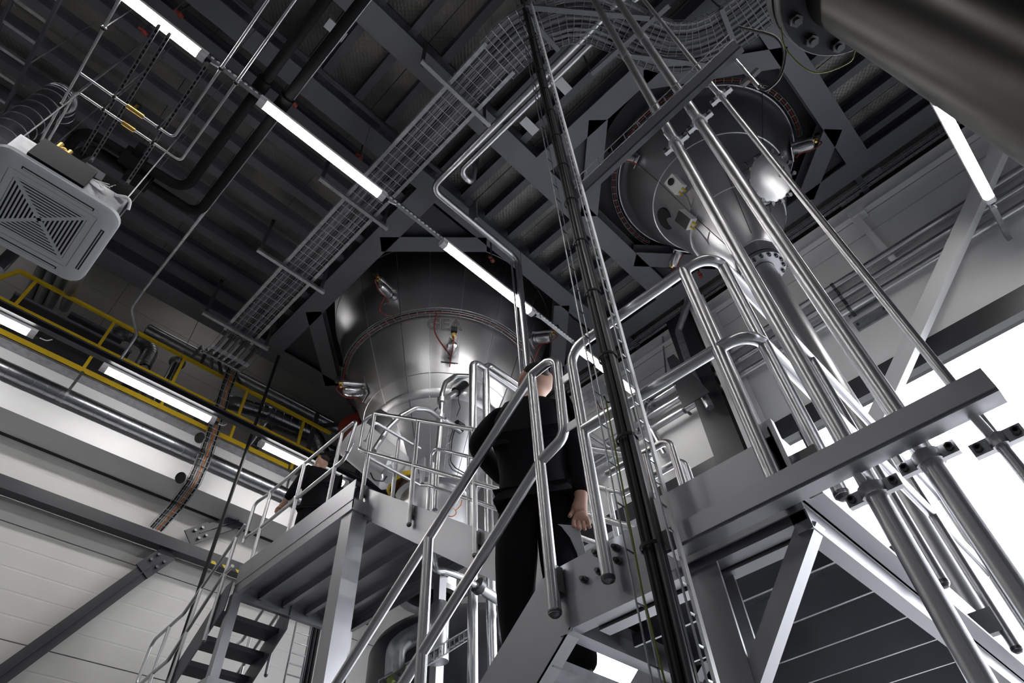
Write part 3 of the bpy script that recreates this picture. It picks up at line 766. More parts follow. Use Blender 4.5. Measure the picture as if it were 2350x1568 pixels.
# --- small stair from the upper platform down along the wall
s3 = thing('steel_stair', 'narrow steel stair with dark treads descending from the platform beside the wall', 'stairs', (2.95,7.2,2.2))
def z3(y): return 3.30 - 0.83*(y-6.36)
for x in (2.47, 3.18):
    part('side_plate', MB().plate([(x,6.30,3.42),(x,6.42,3.40),(x,7.75,z3(7.75)+0.10),(x,7.75,z3(7.75)-0.15),(x,6.30,3.12)],(0.012,0,0)), M['paint_beam'], s3, smooth=0)
for k in range(6):
    y = 6.48+0.215*k; z = 3.18-0.178*k
    part('tread', MB().box((2.49,y-0.02,z-0.05),(3.18,y+0.24,z)), M['paint_dark'], s3, smooth=0)
part('lower_landing', MB().box((2.3,7.70,2.20),(3.3,8.35,2.24)), M['galv'], s3, smooth=0)
h7 = thing('handrail', 'tubular handrail of the narrow stair beside the white wall', 'railing', (2.45,7.2,2.2))
part('top_rail', MB().tube([(2.45,6.36,4.10),(2.45,7.33,3.43),(2.45,8.0,3.37),(2.45,8.02,2.85),(2.45,7.65,2.90),(2.45,7.30,2.93),(2.45,6.55,3.57),(2.45,6.36,3.60)], 0.019, 12, 0.10, 6), M['steel_pipe'], h7)
for y, zt in ((6.50,4.0),(7.05,3.62),(7.62,3.40)):
    post(h7, (2.45,y,zt), zt-1.15, 0.019, None, 'steel_pipe')
h8 = thing('handrail', 'far side handrail of the narrow stair, glimpsed between the dark treads', 'railing', (3.22,7.2,2.2))
part('top_rail', MB().tube([(3.22,6.4,4.05),(3.22,7.4,3.38),(3.22,8.1,3.35)], 0.019, 10, 0.08), M['steel_pipe'], h8)
part('middle_rail', MB().tube([(3.22,6.4,3.6),(3.22,7.4,2.9),(3.22,8.1,2.88)], 0.019, 10, 0.08), M['steel_pipe'], h8)
for y, zt in ((6.6,3.9),(7.2,3.5),(7.9,3.35)):
    post(h8, (3.22,y,zt), zt-1.15, 0.019, None, 'steel_pipe')

# ================================================================== NEAR VERTICAL PIPES, BARS AND CABLE LADDER
def clamp(parent, x, y, z, r):
    c = part('pipe_clamp', MB().lathe([(r,-0.016),(r+0.009,-0.016),(r+0.009,0.016),(r,0.016)], (x,y,z), 24), M['steel'], parent)
    for s in (-1, 1):
        mb = MB().box((x-0.010,y+s*(r+0.004),z-0.018),(x+0.010,y+s*(r+0.046),z+0.018))
        part('ear', mb, M['steel'], c, smooth=0)
        part('bolt', MB().cyl((x-0.022,y+s*(r+0.030),z),(x+0.022,y+s*(r+0.030),z),0.006,8).cyl((x-0.022,y+s*(r+0.030),z),(x-0.013,y+s*(r+0.030),z),0.011,6), M['bolt'], c)
for y, r, zl, zu, lb in ((0.276,0.0275,0.957,3.149,'left of the three near vertical steel pipes, clamped below both bars'),
                     (0.121,0.0275,0.975,3.167,'middle one of the three near vertical steel pipes, with large clamps'),
                     (-0.031,0.014,0.94,3.235,'thin rightmost one of the three near vertical steel pipes')):
    p = thing('vertical_pipe', lb, 'pipe', (1.72,y,FZ), 'near vertical pipes on the landing side')
    part('pipe', MB().cyl((1.72,y,FZ),(1.72,y,7.9),r,20), M['steel_pipe'], p)
    for zz in (zl, zu):
        clamp(p, 1.72, y, zz, r)
        part('clamp_stub', MB().cyl((1.665,y+0.01,zz+0.07),(1.713,y+0.004,zz+0.01),0.012,10), M['steel'], p)
    part('coupling', MB().lathe([(r,-0.04),(r*1.12,-0.04),(r*1.12,0.04),(r,0.04)], (1.72,y,4.6), 20), M['steel'], p)
sb = thing('support_bar', 'long brushed steel angle bar in front of the landing, holding the pipe clamps', 'bar', (1.62,0.4,1.0))
part('bar', MB().angle((1.62,0.87,1.0),(1.62,-0.10,1.0),-0.062,0.072,0.008), M['steel_plate'], sb, smooth=0)
sb2 = thing('support_bar', 'dark angle bar with a wire cable ladder high up in front of the hopper', 'bar', (1.62,0.3,3.2))
part('bar', MB().angle((1.62,0.89,3.21),(1.62,-0.24,3.31),-0.03,0.10,0.008), M['paint_beam'], sb2, smooth=0)
mb = MB()
for dx, dz in ((-0.005,0.22),(-0.005,0.30),(0.05,0.22)):
    mb.cyl((1.62+dx,0.89,3.11+dz),(1.62+dx,-0.24,3.21+dz),0.003,5)
for k in range(12):
    y = 0.86-0.095*k
    zq = 3.33+0.1*(0.89-y)/1.13; mb.tube([(1.67,y,zq),(1.615,y,zq),(1.615,y,zq+0.085)],0.003,5)
part('wire_ladder', mb, M['galv'], sb2)
part('cable', MB().tube([(1.64,0.89,3.34),(1.635,0.4,3.385),(1.645,0.0,3.42),(1.64,-0.24,3.44)],0.008,6,0.1), M['red'], sb2)
part('cable', MB().tube([(1.655,0.89,3.34),(1.66,0.3,3.395),(1.655,-0.24,3.44)],0.009,6,0.1), M['black'], sb2)
cs = thing('coupling_sensor', 'short cable probe clamped on a rod with a looping black lead beside the hopper rim', 'sensor', at(1735,185,'x',1.68))
a, b = at(1690,140,'x',1.68), at(1742,200,'x',1.68)
part('rod', MB().cyl(a, b, 0.012, 12), M['steel_pipe'], cs)
c_ = at(1722,178,'x',1.68)
part('clamp', MB().bar(c_+V((0,0.05,-0.01)), c_-V((0,0.05,-0.01)), 0.02, 0.03), M['bolt'], cs, smooth=0)
part('lead', MB().tube(smooth([b, at(1760,205,'x',1.68), at(1790,175,'x',1.68), at(1800,120,'x',1.68), at(1780,85,'x',1.68), at(1730,70,'x',1.68), at(1695,62,'x',1.68)]), 0.008, 8), M['black'], cs)

cl = thing('cable_ladder', 'tall vertical cable ladder with a thick black cable bundle rising through the picture', 'cable ladder', (1.56,0.89,FZ))
top = 7.6
random.seed(3)
for k in range(9):
    x = 1.545 + 0.014*(k % 3) ; y = 0.855 + 0.021*(k//3) + random.uniform(-0.003,0.003)
    pts = [V((x+random.uniform(-0.004,0.004), y+random.uniform(-0.004,0.004), FZ+1.0*j)) for j in range(10)]
    part('cable', MB().tube(pts, 0.0105, 7), M['black' if k % 4 else 'cable'], cl)
part('earth_cable', MB().tube([V((1.54+0.008*math.sin(j*1.7), 0.925+0.006*math.cos(j*2.1), FZ+0.38*j)) for j in range(9)], 0.0035, 6), M['greenyel'], cl, 'green and yellow earth cable')
part('side_rail', MB().box((1.560,0.792,FZ),(1.580,0.802,top)), M['white_paint'], cl, smooth=0)
part('side_rail', MB().cyl((1.530,0.800,FZ),(1.530,0.800,top),0.004,6), M['galv'], cl)
part('side_rail', MB().cyl((1.530,0.955,FZ),(1.530,0.955,top),0.0035,6), M['galv'], cl)
part('side_rail', MB().cyl((1.572,0.955,FZ),(1.572,0.955,top),0.0035,6), M['galv'], cl)
rm = mesh_of('rung', MB().cyl((1.53,0.80,0),(1.57,0.80,0),0.0035,5), M['galv'], V((1.55,0.80,0)))
rm2 = mesh_of('rung', MB().cyl((1.53,0.955,0),(1.58,0.955,0),0.003,5), M['black'], V((1.55,0.955,0)))
for k in range(int((top-FZ)/0.085)):
    inst('rung', rm, cl, (1.55,0.80,FZ+0.04+0.085*k))
    if k % 2 == 0: inst('rung', rm2, cl, (1.55,0.955,FZ+0.04+0.085*k))
tm = mesh_of('tie', MB().lathe([(0.036,-0.006),(0.040,-0.006),(0.040,0.006),(0.036,0.006)], (1.558,0.878,0), 14), M['black'], V((1.558,0.878,0)))
for k in range(20):
    inst('cable_tie', tm, cl, (1.558,0.878,FZ+0.3+0.42*k))

# ================================================================== BIG BLACK PIPE ABOVE THE CAMERA
bp = thing('flanged_pipe', 'huge black vertical pipe with a bolted flange in the upper right corner', 'pipe', (0.92,-0.405,FZ))
bc = V((0.92,-0.405,0)); br = 0.112
part('pipe', MB().cyl(bc+V((0,0,1.74)), bc+V((0,0,FZ)), br, 48), M['pipe_black'], bp)
fg = part('flange', MB().lathe([(br,1.745),(0.175,1.745),(0.178,1.75),(0.178,1.785),(0.175,1.79),(br,1.79)], bc, 48).lathe([(br,1.80),(0.178,1.80),(0.178,1.845),(br,1.845)], bc, 48), M['paint_dark'], bp)
part('upper_pipe', MB().cyl(bc+V((0,0,1.80)), bc+V((0,0,3.0)), br, 40), M['pipe_black'], bp)
for k in range(12):
    q = 2*math.pi*(k+0.35)/12; c = bc + V((0.148*math.cos(q), 0.148*math.sin(q), 0))
    part('bolt', MB().cyl(c+V((0,0,1.715)), c+V((0,0,1.87)), 0.009, 10).cyl(c+V((0,0,1.725)), c+V((0,0,1.745)), 0.017, 6), M['bolt'], fg)
part('earth_wire', MB().tube(smooth([bc+V((-0.02,0.178,1.77)), bc+V((0.02,0.20,1.72)), bc+V((0.10,0.18,1.68)), bc+V((0.16,0.10,1.71)), bc+V((0.17,0.06,1.76))]), 0.0018, 6), M['greenyel'], bp)
# ================================================================== LEFT WALL AND WALKWAY
yr = thing('walkway_railing', 'yellow painted guard railing along the high walkway on the left', 'railing', (1.0,8.0,6.31))
part('kick_plate', MB().box((-6,7.975,6.31),(3.46,7.985,6.385)), M['yellow'], yr, smooth=0)
part('top_rail', MB().bar((-0.95,7.99,7.38),(4.05,7.99,7.38),0.045,0.045), M['yellow'], yr, smooth=0)
part('middle_rail', MB().bar((-3.0,7.99,6.815),(4.05,7.99,6.815),0.04,0.04), M['yellow'], yr, smooth=0)
for k in range(5):
    x = -0.73+1.063*k
    part('post', MB().bar((x,8.0,6.32),(x,8.0,7.38),0.045,0.04,(1,0,0)), M['yellow'], yr, smooth=0)
part('corner_post', MB().bar((-0.95,7.99,7.38),(-1.35,7.99,6.40),0.05,0.04,(0,1,0)), M['yellow'], yr, smooth=0)

# spiral duct under the walkway
du = thing('spiral_duct', 'shiny spiral seam duct running under the yellow railed walkway', 'duct', (0,7.92,5.72))
part('duct', MB().cyl((-6,7.92,5.815),(6.0,7.92,5.815),0.094,24), M['duct'], du)
sm = mesh_of('seam_ring', MB().lathe([(0.094,-0.006),(0.0985,-0.003),(0.0985,0.003),(0.094,0.006)], (0,0,0), 20, (1,0,0.12)), M['duct'], V((0,0,0)))
for k in range(62):
    inst('seam_ring', sm, du, (-3.0+0.148*k,7.92,5.815))
for x in (0.33, 3.5):
    part('strap', MB().bar((x,7.92,5.90),(x+0.02,7.97,6.32),0.035,0.004,(0,1,0)), M['galv'], du, smooth=0)
    part('strap_ring', MB().lathe([(0.097,-0.015),(0.101,-0.015),(0.101,0.015),(0.097,0.015)], (x,7.92,5.815), 24, (1,0,0)), M['galv'], du)

# dark steel bracing in front of the wall
wb_ = thing('wall_beam', 'dark grey steel beam running level across the white wall', 'beam', (0,8.32,4.60))
part('beam', MB().box((-6,8.25,4.60),(5.6,8.40,4.755)), M['paint_dark'], wb_, smooth=0)
part('hazard_tape', MB().box((2.88,8.246,4.60),(3.45,8.252,4.64)), M['hazard'], wb_, 'yellow and black hazard tape', smooth=0)
def brace(p0, p1, q0, q1, label):
    b = thing('wall_brace', label, 'brace', p1 if p1[2] < p0[2] else p0)
    part('brace', MB().chan(p0, p1, 0.05, 0.19, 0.012, (0,-1,0)) if False else MB().bar(p0, p1, 0.19, 0.05, (0,1,0)), M['paint_dark'], b, smooth=0)
    part('edge_lip', MB().bar(V(p0)+V((0,-0.03,0)), V(p1)+V((0,-0.03,0)), 0.012, 0.06, (0,1,0)), M['paint_dark'], b, smooth=0)
    g = part('gusset', MB().bar(q0, q1, 0.23, 0.02, (0,1,0)), M['paint_dark'], b, smooth=0)
    d, s, u = frame(V(q1)-V(q0), (0,1,0)); m_ = (V(q0)+V(q1))/2
    for a in (-0.055, 0.055):
        for c in (-0.06, 0.06):
            p = m_ + d*a + s*c
            part('bolt', MB().cyl(p+V((0,-0.045,0)), p, 0.020, 6), M['bolt'], g)
brace((2.26,8.36,4.44),(0.60,8.36,1.74),(2.12,8.325,4.24),(2.36,8.325,4.60), 'dark diagonal steel brace below the level beam on the white wall')
brace((2.62,8.36,4.98),(3.60,8.36,5.82),(2.50,8.325,4.86),(2.76,8.325,5.10), 'dark diagonal steel brace above the level beam, behind the platform handrail')

# drop cable in front of the wall
solo('drop_cable', MB().tube([(2.52,7.31,7.70),(2.52,7.32,4.0),(2.54,7.31,FZ)],0.024,8), M['black'], 'black cable hanging straight down in front of the white wall', 'cable')

# cable run stepping down the wall
cr_ = thing('cable_run', 'bundle of wall cables stepping down below the wire tray on the left', 'cables', at(355,1215,'y',8.44))
path = [at(537,838,'y',7.92), at(515,900,'y',7.90), at(490,985,'y',7.90), at(470,1045,'y',7.78), at(443,1107,'y',7.90), at(400,1165,'y',8.30), at(356,1214,'y',8.44)]
for k, (mname, off) in enumerate((('black',-0.06),('cable',-0.03),('cable_l',0.0),('orange',0.03),('cable_l',0.055),('black',0.08))):
    part('cable', MB().tube([p+V((off, 0.012*(k % 2), 0)) for p in path], 0.012, 6, 0.15), M[mname], cr_)
mb = MB()
for off in (-0.09, 0.10):
    mb.tube([p+V((off,-0.015,0)) for p in path], 0.005, 5, 0.1)
for i in range(len(path)-1):
    for j in range(5):
        p = path[i].lerp(path[i+1], j/5)
        mb.cyl(p+V((-0.09,-0.015,0)), p+V((0.10,-0.015,0)), 0.004, 5)
part('wire_ladder', mb, M['galv'], cr_)
for n_, (u, v, lb) in enumerate(((458,1005,'upper of two small dark funnel nozzles beside the wall cables'),(414,1097,'lower of two small dark funnel nozzles beside the wall cables'))):
    p = at(u, v, 'y', 7.85)
    nz = thing('funnel_nozzle', lb, 'nozzle', p, 'funnel nozzles at the duct')
    ax_ = V((0.55,0.5,0.45))
    part('cone', MB().lathe([(0.075,0.0),(0.08,0.01),(0.055,0.08),(0.03,0.16),(0.03,0.42)], p, 20, ax_), M['galv'], nz)
    part('mouth', MB().lathe([(0.0,0.012),(0.074,0.012)], p, 20, ax_), M['black'], nz)

# things standing on the walkway
for i, (ub, vb, ut, vt) in enumerate(((50,702,97,617),(72,715,120,625),(94,728,142,640),(118,745,166,645))):
    p0 = at(ub, vb, 'y', 9.62); p1 = at(ut, vt, 'x', p0.x)
    p1 = p0 + (p1-p0)*1.6; p0 = p0 - (p1-p0)*0.15
    if p0.y > 9.65: p0.y = 9.65
    solo('insulated_pipe', MB().cyl(p0, p1, 0.075, 16), M['galv'], ('leftmost','second from left','third from left','rightmost')[i] + ' of four parallel grey pipes behind the yellow railing', 'pipe', 'parallel pipes behind the railing')
eq = thing('air_unit', 'long black air handling box behind the yellow railing', 'machine', (0.2,9.0,6.31))
part('body', MB().box((-0.85,8.35,6.31),(0.75,9.2,7.30)), M['frame_dark'], eq, smooth=0)
part('upper_body', MB().box((-0.20,9.0,7.30),(0.62,9.6,8.02)), M['frame_dark'], eq, smooth=0)
part('frame_edge', MB().bar((-0.86,8.34,7.30),(0.76,8.34,7.30),0.04,0.04), M['paint_beam'], eq, smooth=0)
part('frame_edge', MB().bar((-0.2,8.99,8.02),(0.62,8.99,8.02),0.05,0.05), M['paint_beam'], eq, smooth=0)
def pipe_thing(name, pts, r, m, label, cat='pipe', bend=0.2, rings=None, n=16, group=None):
    t = thing(name, label, cat, (pts[0][0], pts[0][1], min(p[2] for p in pts)), group)
    part('pipe', MB().tube(pts, r, n, bend, 8), M[m], t)
    if rings:
        fp = fillet(pts, bend, 8)
        for k in range(0, len(fp)-1):
            L_ = (fp[k+1]-fp[k]).length
            cnt = max(1, int(L_/rings))
            for j in range(cnt):
                c = fp[k].lerp(fp[k+1], (j+0.5)/cnt)
                part('seam_ring', MB().lathe([(r,-0.005),(r*1.04,0),(r,0.005)], c, n, fp[k+1]-fp[k]), M[m], t)
    return t
pipe_thing('insulated_duct', [(0.50,9.35,6.31),(0.50,9.35,8.52),(1.10,9.35,8.52),(1.10,9.35,6.31)], 0.13, 'galv', 'grey insulated duct bend rising beside the air handling box', 'duct', 0.24, 0.14)
pipe_thing('steel_pipe', [(0.85,9.0,8.58),(5.8,9.0,8.62)], 0.035, 'steel_pipe', 'thin bright pipe running level high behind the yellow railing')
pipe_thing('steel_pipe', [(0.85,9.3,8.75),(5.8,9.3,8.8)], 0.11, 'galv', 'wide grey pipe running level above the thin bright pipe, behind the railing', rings=0.5)
pipe_thing('insulated_duct', [(2.2,8.9,6.31),(2.2,8.9,7.1),(2.45,8.9,7.78),(3.2,8.9,7.95),(4.2,8.9,8.02),(4.6,8.9,7.5),(4.6,8.9,6.31)], 0.13, 'duct', 'shiny segmented duct curving behind the yellow railing, left of the platform', 'duct', 0.3, 0.16)
pipe_thing('insulated_duct', [(3.3,9.4,6.31),(3.3,9.4,7.4),(3.5,9.4,8.25),(4.4,9.4,8.3),(5.4,9.4,8.3)], 0.10, 'duct', 'smaller segmented duct behind the larger curving duct', 'duct', 0.25, 0.16)
t = pipe_thing('steel_pipe', [(1.50,9.0,6.31),(1.50,9.0,8.1)], 0.085, 'steel_pipe', 'short upright steel pipe with a flange behind the yellow railing')
part('flange', MB().lathe([(0.085,0),(0.13,0),(0.13,0.05),(0.085,0.05)], (1.5,9.0,8.1), 24), M['galv'], t)
for k, x in enumerate((1.05,1.22,1.78)):
    t = thing('valve_group', ('left','middle','right')[k] + ' small pipe valve standing behind the yellow railing', 'valve', (x,8.6,6.31), 'small valves on the walkway')
    part('stem', MB().cyl((x,8.6,6.31),(x,8.6,7.35-0.1*k),0.035,12), M['steel_pipe'], t)
    part('body', MB().ball((x,8.6,7.2-0.1*k),0.075,12), M['galv'], t)
    part('hand_wheel', MB().lathe([(0.06,-0.01),(0.085,-0.01),(0.085,0.01),(0.06,0.01)], (x,8.6,7.38-0.1*k), 16), M['black_gloss'], t)
eq2 = thing('strut_tower', 'dark steel frame with crossed struts at the end of the walkway', 'frame', (4.3,8.2,6.31))
for a, b in (((3.75,8.05,6.35),(3.75,8.05,7.7)),((4.75,8.05,6.35),(4.75,8.05,8.1)),((3.75,8.05,7.4),(4.75,8.05,8.1)),((3.75,8.05,6.7),(4.75,8.05,7.5)),((3.75,8.05,6.4),(5.6,8.05,7.1))):
    part('strut', MB().bar(a, b, 0.07, 0.05, (0,1,0)), M['paint_dark'], eq2, smooth=0)
part('side_panel', MB().plate([(3.6,8.2,5.9),(5.4,8.2,5.9),(5.4,8.2,7.1),(4.6,8.2,7.0)],(0,0.05,0)), M['steel_plate'], eq2, smooth=0)
mo = thing('red_drum', 'red round drum half hidden behind the platform handrail beside the tank', 'drum', at(825,1000,'y',6.9))
c = at(822,985,'y',6.9)
part('drum', MB().lathe([(0.0,-0.2),(0.24,-0.2),(0.26,-0.15),(0.26,0.15),(0.24,0.2),(0.0,0.2)], c, 32, (0.3,-1,0)), M['red'], mo)
part('hub', MB().lathe([(0.08,0.2),(0.08,0.26),(0.0,0.26)], c, 20, (0.3,-1,0)), M['bolt'], mo)
# screw conveyor tube and gear motor right of the drum
sc_ = thing('feeder', 'pale tubular feeder with a gear motor under the tank cone', 'machine', at(850,1100,'y',5.6))
a, b = at(815,1010,'y',5.75), at(905,1085,'y',5.45)
part('tube', MB().cyl(a, b, 0.26, 32), M['white_paint'], sc_)
part('motor', MB().cyl(at(862,1050,'y',5.15), at(893,1062,'y',5.05), 0.09, 20).cyl(at(852,1062,'y',5.15), at(880,1080,'y',5.1), 0.06, 16), M['white_paint'], sc_)
part('outlet', MB().cyl(at(885,1070,'y',5.2), at(893,1098,'y',5.0), 0.07, 20), M['steel'], sc_)
part('cord', MB().tube([at(850,1085,'y',5.0), at(858,1103,'y',5.0), at(880,1105,'y',5.0), at(893,1085,'y',5.0)], 0.008, 6, 0.05), M['black'], sc_)

# ================================================================== CEILING SERVICES
def wire_tray(name, label, centre, width, z, h=0.09, cross=0.115, longs=7, cables=7, crad=0.024):
    """wire basket tray along a plan polyline"""
    t = thing(name, label, 'cable tray', (centre[0][0], centre[0][1], z))
    cp = [V((x,y,z)) for x,y in centre]
    # resample evenly
    acc = [0]
    for i in range(1, len(cp)): acc.append(acc[-1] + (cp[i]-cp[i-1]).length)
    n = int(acc[-1]/cross)
    pts, nor = [], []
    for k in range(n+1):
        s = acc[-1]*k/n
        i = max(j for j in range(len(acc)) if acc[j] <= s+1e-9); i = min(i, len(cp)-2)
        p = cp[i].lerp(cp[i+1], (s-acc[i])/(acc[i+1]-acc[i]))
        pts.append(p)
    for k in range(n+1):
        d = (pts[min(k+1,n)] - pts[max(k-1,0)]).normalized()
        nor.append(V((d.y,-d.x,0)))
    mb = MB(); w = width/2
    for j in range(longs+1):
        a = -w + width*j/longs
        mb.tube([p+nn*a for p,nn in zip(pts,nor)], 0.0032, 4)
    for s in (-w, w):
        for hh in (h*0.5, h):
            mb.tube([p+nn*s+V((0,0,hh)) for p,nn in zip(pts,nor)], 0.0032, 4)
    for p, nn in zip(pts, nor):
        mb.tube([p-nn*w+V((0,0,h)), p-nn*w, p+nn*w, p+nn*w+V((0,0,h))], 0.0036, 4)
    part('wire_basket', mb, M['galv'], t)
    for j in range(cables):
        a = -w + width*(j+0.5)/cables
        r = crad*random.uniform(0.75,1.15)
        cpts = [p+nn*(a+random.uniform(-0.004,0.004))+V((0,0,r+0.006+random.uniform(0,0.008))) for p,nn in zip(pts,nor)]
        part('cable', MB().tube(cpts[::2]+[cpts[-1]], r, 7), M['cable_l' if j % 3 else 'cable'], t)
    return t, pts, nor
straight = [(1.71,6.85),(1.71,1.45)]
tr1, _, _ = wire_tray('cable_tray', 'long wire basket cable tray full of grey cables running under the ceiling', straight, 0.44, 7.15)
for s in (-0.21, 0.21):
    part('side_strip', MB().box((1.71+s-0.022,1.4,7.136),(1.71+s+0.022,6.85,7.143)), M['galv'], tr1, smooth=0)
for y in (2.03, 3.92, 5.32, 6.75):
    b = part('bracket', MB().chan((1.12,y,7.105),(2.14,y,7.105),0.045,0.05,0.004), M['galv'], tr1, smooth=0)
    for x in (1.16, 2.10):
        part('hanger', MB().bar((x,y+0.02,7.11),(x,y+0.02,7.95),0.045,0.01,(0,1,0)), M['frame_dark'], b, smooth=0)
scv = [(1.71,1.45),(1.72,1.15),(1.80,0.86),(1.95,0.60),(2.15,0.42),(2.40,0.30),(2.68,0.20),(2.93,0.07),(3.12,-0.12),(3.23,-0.35),(3.28,-0.65),(3.30,-1.2),(3.30,-2.5)]
tr2, p2, n2 = wire_tray('cable_tray', 'S curved wire basket cable tray sweeping past the hopper at the top', scv, 0.52, 7.15, 0.10, 0.085, 10, 9, 0.024)
for (a, b) in (((1357,170),(1535,12)),((1205,16),(1490,42)),((1440,128),(1625,150)),((1212,38),(1282,116)),((1655,20),(1685,100))):
    a, b = at(*a,'z',7.10), at(*b,'z',7.10)
    part('bracket', MB().bar(a, b, 0.05, 0.045), M['paint_beam'], tr2, smooth=0)
    part('hanger', MB().bar(a, V((a.x,a.y,7.95)), 0.04, 0.01, (0,1,0)), M['frame_dark'], tr2, smooth=0)
# drop of the tray towards the walkway wall
bd = thing('cable_tray', 'curved end of the wire tray dropping over the yellow railing with its cables', 'cable tray', (1.9,7.9,7.2))
arc = [V((0,6.88,7.16)),V((0,7.25,7.12)),V((0,7.55,7.22)),V((0,7.9,7.55)),V((0,8.15,7.9))]
mb = MB()
for j in range(10):
    x = 1.50+0.62*j/9
    mb.tube([p+V((x,0,0)) for p in arc], 0.0035, 4, 0.2)
fa_ = fillet(arc, 0.2)
for p in [fa_[0].lerp(fa_[-1],0)] + fa_:
    mb.cyl(p+V((1.50,0,0)), p+V((2.12,0,0)), 0.0035, 4)
part('wire_basket', mb, M['galv'], bd)
for j in range(6):
    x = 1.58+0.09*j
    part('cable', MB().tube([p+V((x,0,0.03)) for p in arc]+[V((x+0.1*j,8.6,7.95))], 0.028, 7, 0.2), M['cable' if j % 2 else 'cable_l'], bd)

# steel pipes under the ceiling, turning down beside the tank
pp = thing('process_pipe', 'bright bent steel pipe passing under the beam and dropping in front of the tank', 'pipe', (3.74,3.42,3.3))
part('pipe', MB().tube([(2.22,-0.9,7.2),(2.20,3.12,7.2),(3.74,3.12,7.2),(3.74,3.12,3.2)], 0.043, 16, 0.14, 8), M['steel_pipe'], pp)
part('tracer_pipe', MB().cyl((3.66,3.16,3.2),(3.66,3.16,7.12), 0.014, 10), M['steel_pipe'], pp)
part('strap', MB().box((2.9,3.05,7.25),(2.93,3.19,7.7)), M['galv'], pp, smooth=0)
p3 = thing('process_pipe', 'steel pipe with a short return bend beside the wire tray', 'pipe', (2.35,2.7,7.0))
part('pipe', MB().tube([(2.34,-0.9,7.25),(2.32,2.72,7.25),(2.54,2.74,7.22),(2.50,2.60,7.85)], 0.038, 14, 0.10, 8), M['steel_pipe'], p3)

# black insulated pipes
def sleeve(t, p, d, r):
    part('sleeve', MB().cyl(V(p)-V(d)*0.09, V(p)+V(d)*0.09, r, 16), M['insul'], t)
i1 = thing('insulated_pipe', 'left one of two black insulated pipes crossing in front of the light row', 'pipe', (0.05,3,6.55), 'black insulated pipes')
part('pipe', MB().tube([(0.05,-4,6.6),(0.05,4.78,6.6),(-1.02,4.84,6.6),(-1.10,5.6,6.55)], 0.055, 14, 0.16, 8), M['insul'], i1)
sleeve(i1, (0.05,3.18,6.6), (0,1,0), 0.075)
part('valve', MB().box((-0.62,4.74,6.53),(-0.40,4.90,6.68)).box((-0.55,4.60,6.56),(-0.47,5.0,6.64)), M['insul'], i1, smooth=0)
i2 = thing('insulated_pipe', 'right one of two black insulated pipes crossing in front of the light row', 'pipe', (0.28,3,6.55), 'black insulated pipes')
part('pipe', MB().tube([(0.30,-4,6.6),(0.30,4.98,6.6),(-0.86,4.98,6.6),(-0.95,4.98,6.2)], 0.055, 14, 0.16, 8), M['insul'], i2)
sleeve(i2, (0.30,3.18,6.6), (0,1,0), 0.075)
part('valve', MB().box((-0.50,4.90,6.52),(-0.25,5.06,6.68)), M['insul'], i2, smooth=0)
solo('conduit', MB().tube([(0.36,-4,6.9),(0.36,6.75,6.9),(0.36,6.95,6.75),(0.62,7.35,6.75),(0.62,7.6,6.4)],0.022,10,0.12), M['galv'], 'long thin grey conduit next to the black insulated pipes', 'pipe')
# thin stainless lines
def thin_line(pts, label, joints):
    t = thing('steel_tubing', label, 'pipe', (pts[0][0],pts[0][1],6.2), 'thin steel lines at upper left')
    part('tube', MB().tube(pts, 0.0135, 10, 0.05, 6), M['steel_pipe'], t)
    for (x, y, z, ax_) in joints:
        part('fitting', MB().lathe([(0.0135,-0.025),(0.019,-0.02),(0.019,0.02),(0.0135,0.025)], (x,y,z), 10, ax_), M['steel_pipe'], t)
        part('rod', MB().cyl((x,y,z+0.02),(x,y,7.95),0.005,6), M['galv'], t)
        part('clip', MB().lathe([(0.02,-0.01),(0.026,-0.01),(0.026,0.01),(0.02,0.01)], (x+ (0.0 if ax_[0] else 0),y,z), 12, ax_), M['black'], t)
    return t
thin_line([(-1.20,-3,6.2),(-1.20,4.95,6.2)], 'thin bright steel line running from the top edge to the air conditioner', [(-1.20,4.45,6.2,(0,1,0)),(-1.20,3.5,6.2,(0,1,0))])
t = thin_line([(-1.19,4.03,6.2),(-0.30,4.03,6.2),(-0.30,-3,6.2)], 'upper one of two thin steel loops with brass valves at the upper left', [(-0.88,4.03,6.2,(1,0,0)),(-0.45,4.03,6.2,(1,0,0)),(-0.30,3.10,6.2,(0,1,0))])
part('brass_valve', MB().cyl((-0.76,4.03,6.2),(-0.60,4.03,6.2),0.026,10).cyl((-0.70,4.03,6.2),(-0.70,4.03,6.30),0.016,8), M['brass'], t)
part('valve_wheel', MB().lathe([(0.0,0),(0.04,0),(0.04,0.012),(0.0,0.012)], (-0.70,4.03,6.30), 14), M['black'], t)
t = thin_line([(-1.15,5.0,6.2),(-1.15,4.22,6.2),(-0.135,4.215,6.2),(-0.135,-3,6.2)], 'lower one of two thin steel loops, with a square turn near the black pipes', [(-0.90,4.22,6.2,(1,0,0)),(-0.42,4.22,6.2,(1,0,0)),(-0.135,3.12,6.2,(0,1,0))])
part('brass_valve', MB().cyl((-0.72,4.22,6.2),(-0.60,4.22,6.2),0.026,10), M['brass'], t)
for x, lb in ((-0.89,'left perforated strut joining the light rail and the thin pipes'),(-0.79,'right perforated strut joining the light rail and the thin pipes'),(-0.42,'third perforated strut, nearer the black pipes')):
    s_ = thing('perforated_strut', lb, 'strut', (x,3.7,6.35), 'perforated struts')
    part('channel', MB().chan((x,3.22,6.38),(x,4.95,6.38),0.035,0.03,0.003,(1,0,0)), M['galv'], s_, smooth=0)
    mb = MB()
    for k in range(26): mb.box((x-0.002,3.28+0.063*k,6.362),(x+0.002,3.31+0.063*k,6.398))
    for k in range(26): mb.box((x-0.008,3.28+0.063*k,6.3605),(x+0.010,3.31+0.063*k,6.366))
    part('holes', mb, M['black'], s_, smooth=0, kind='stuff')
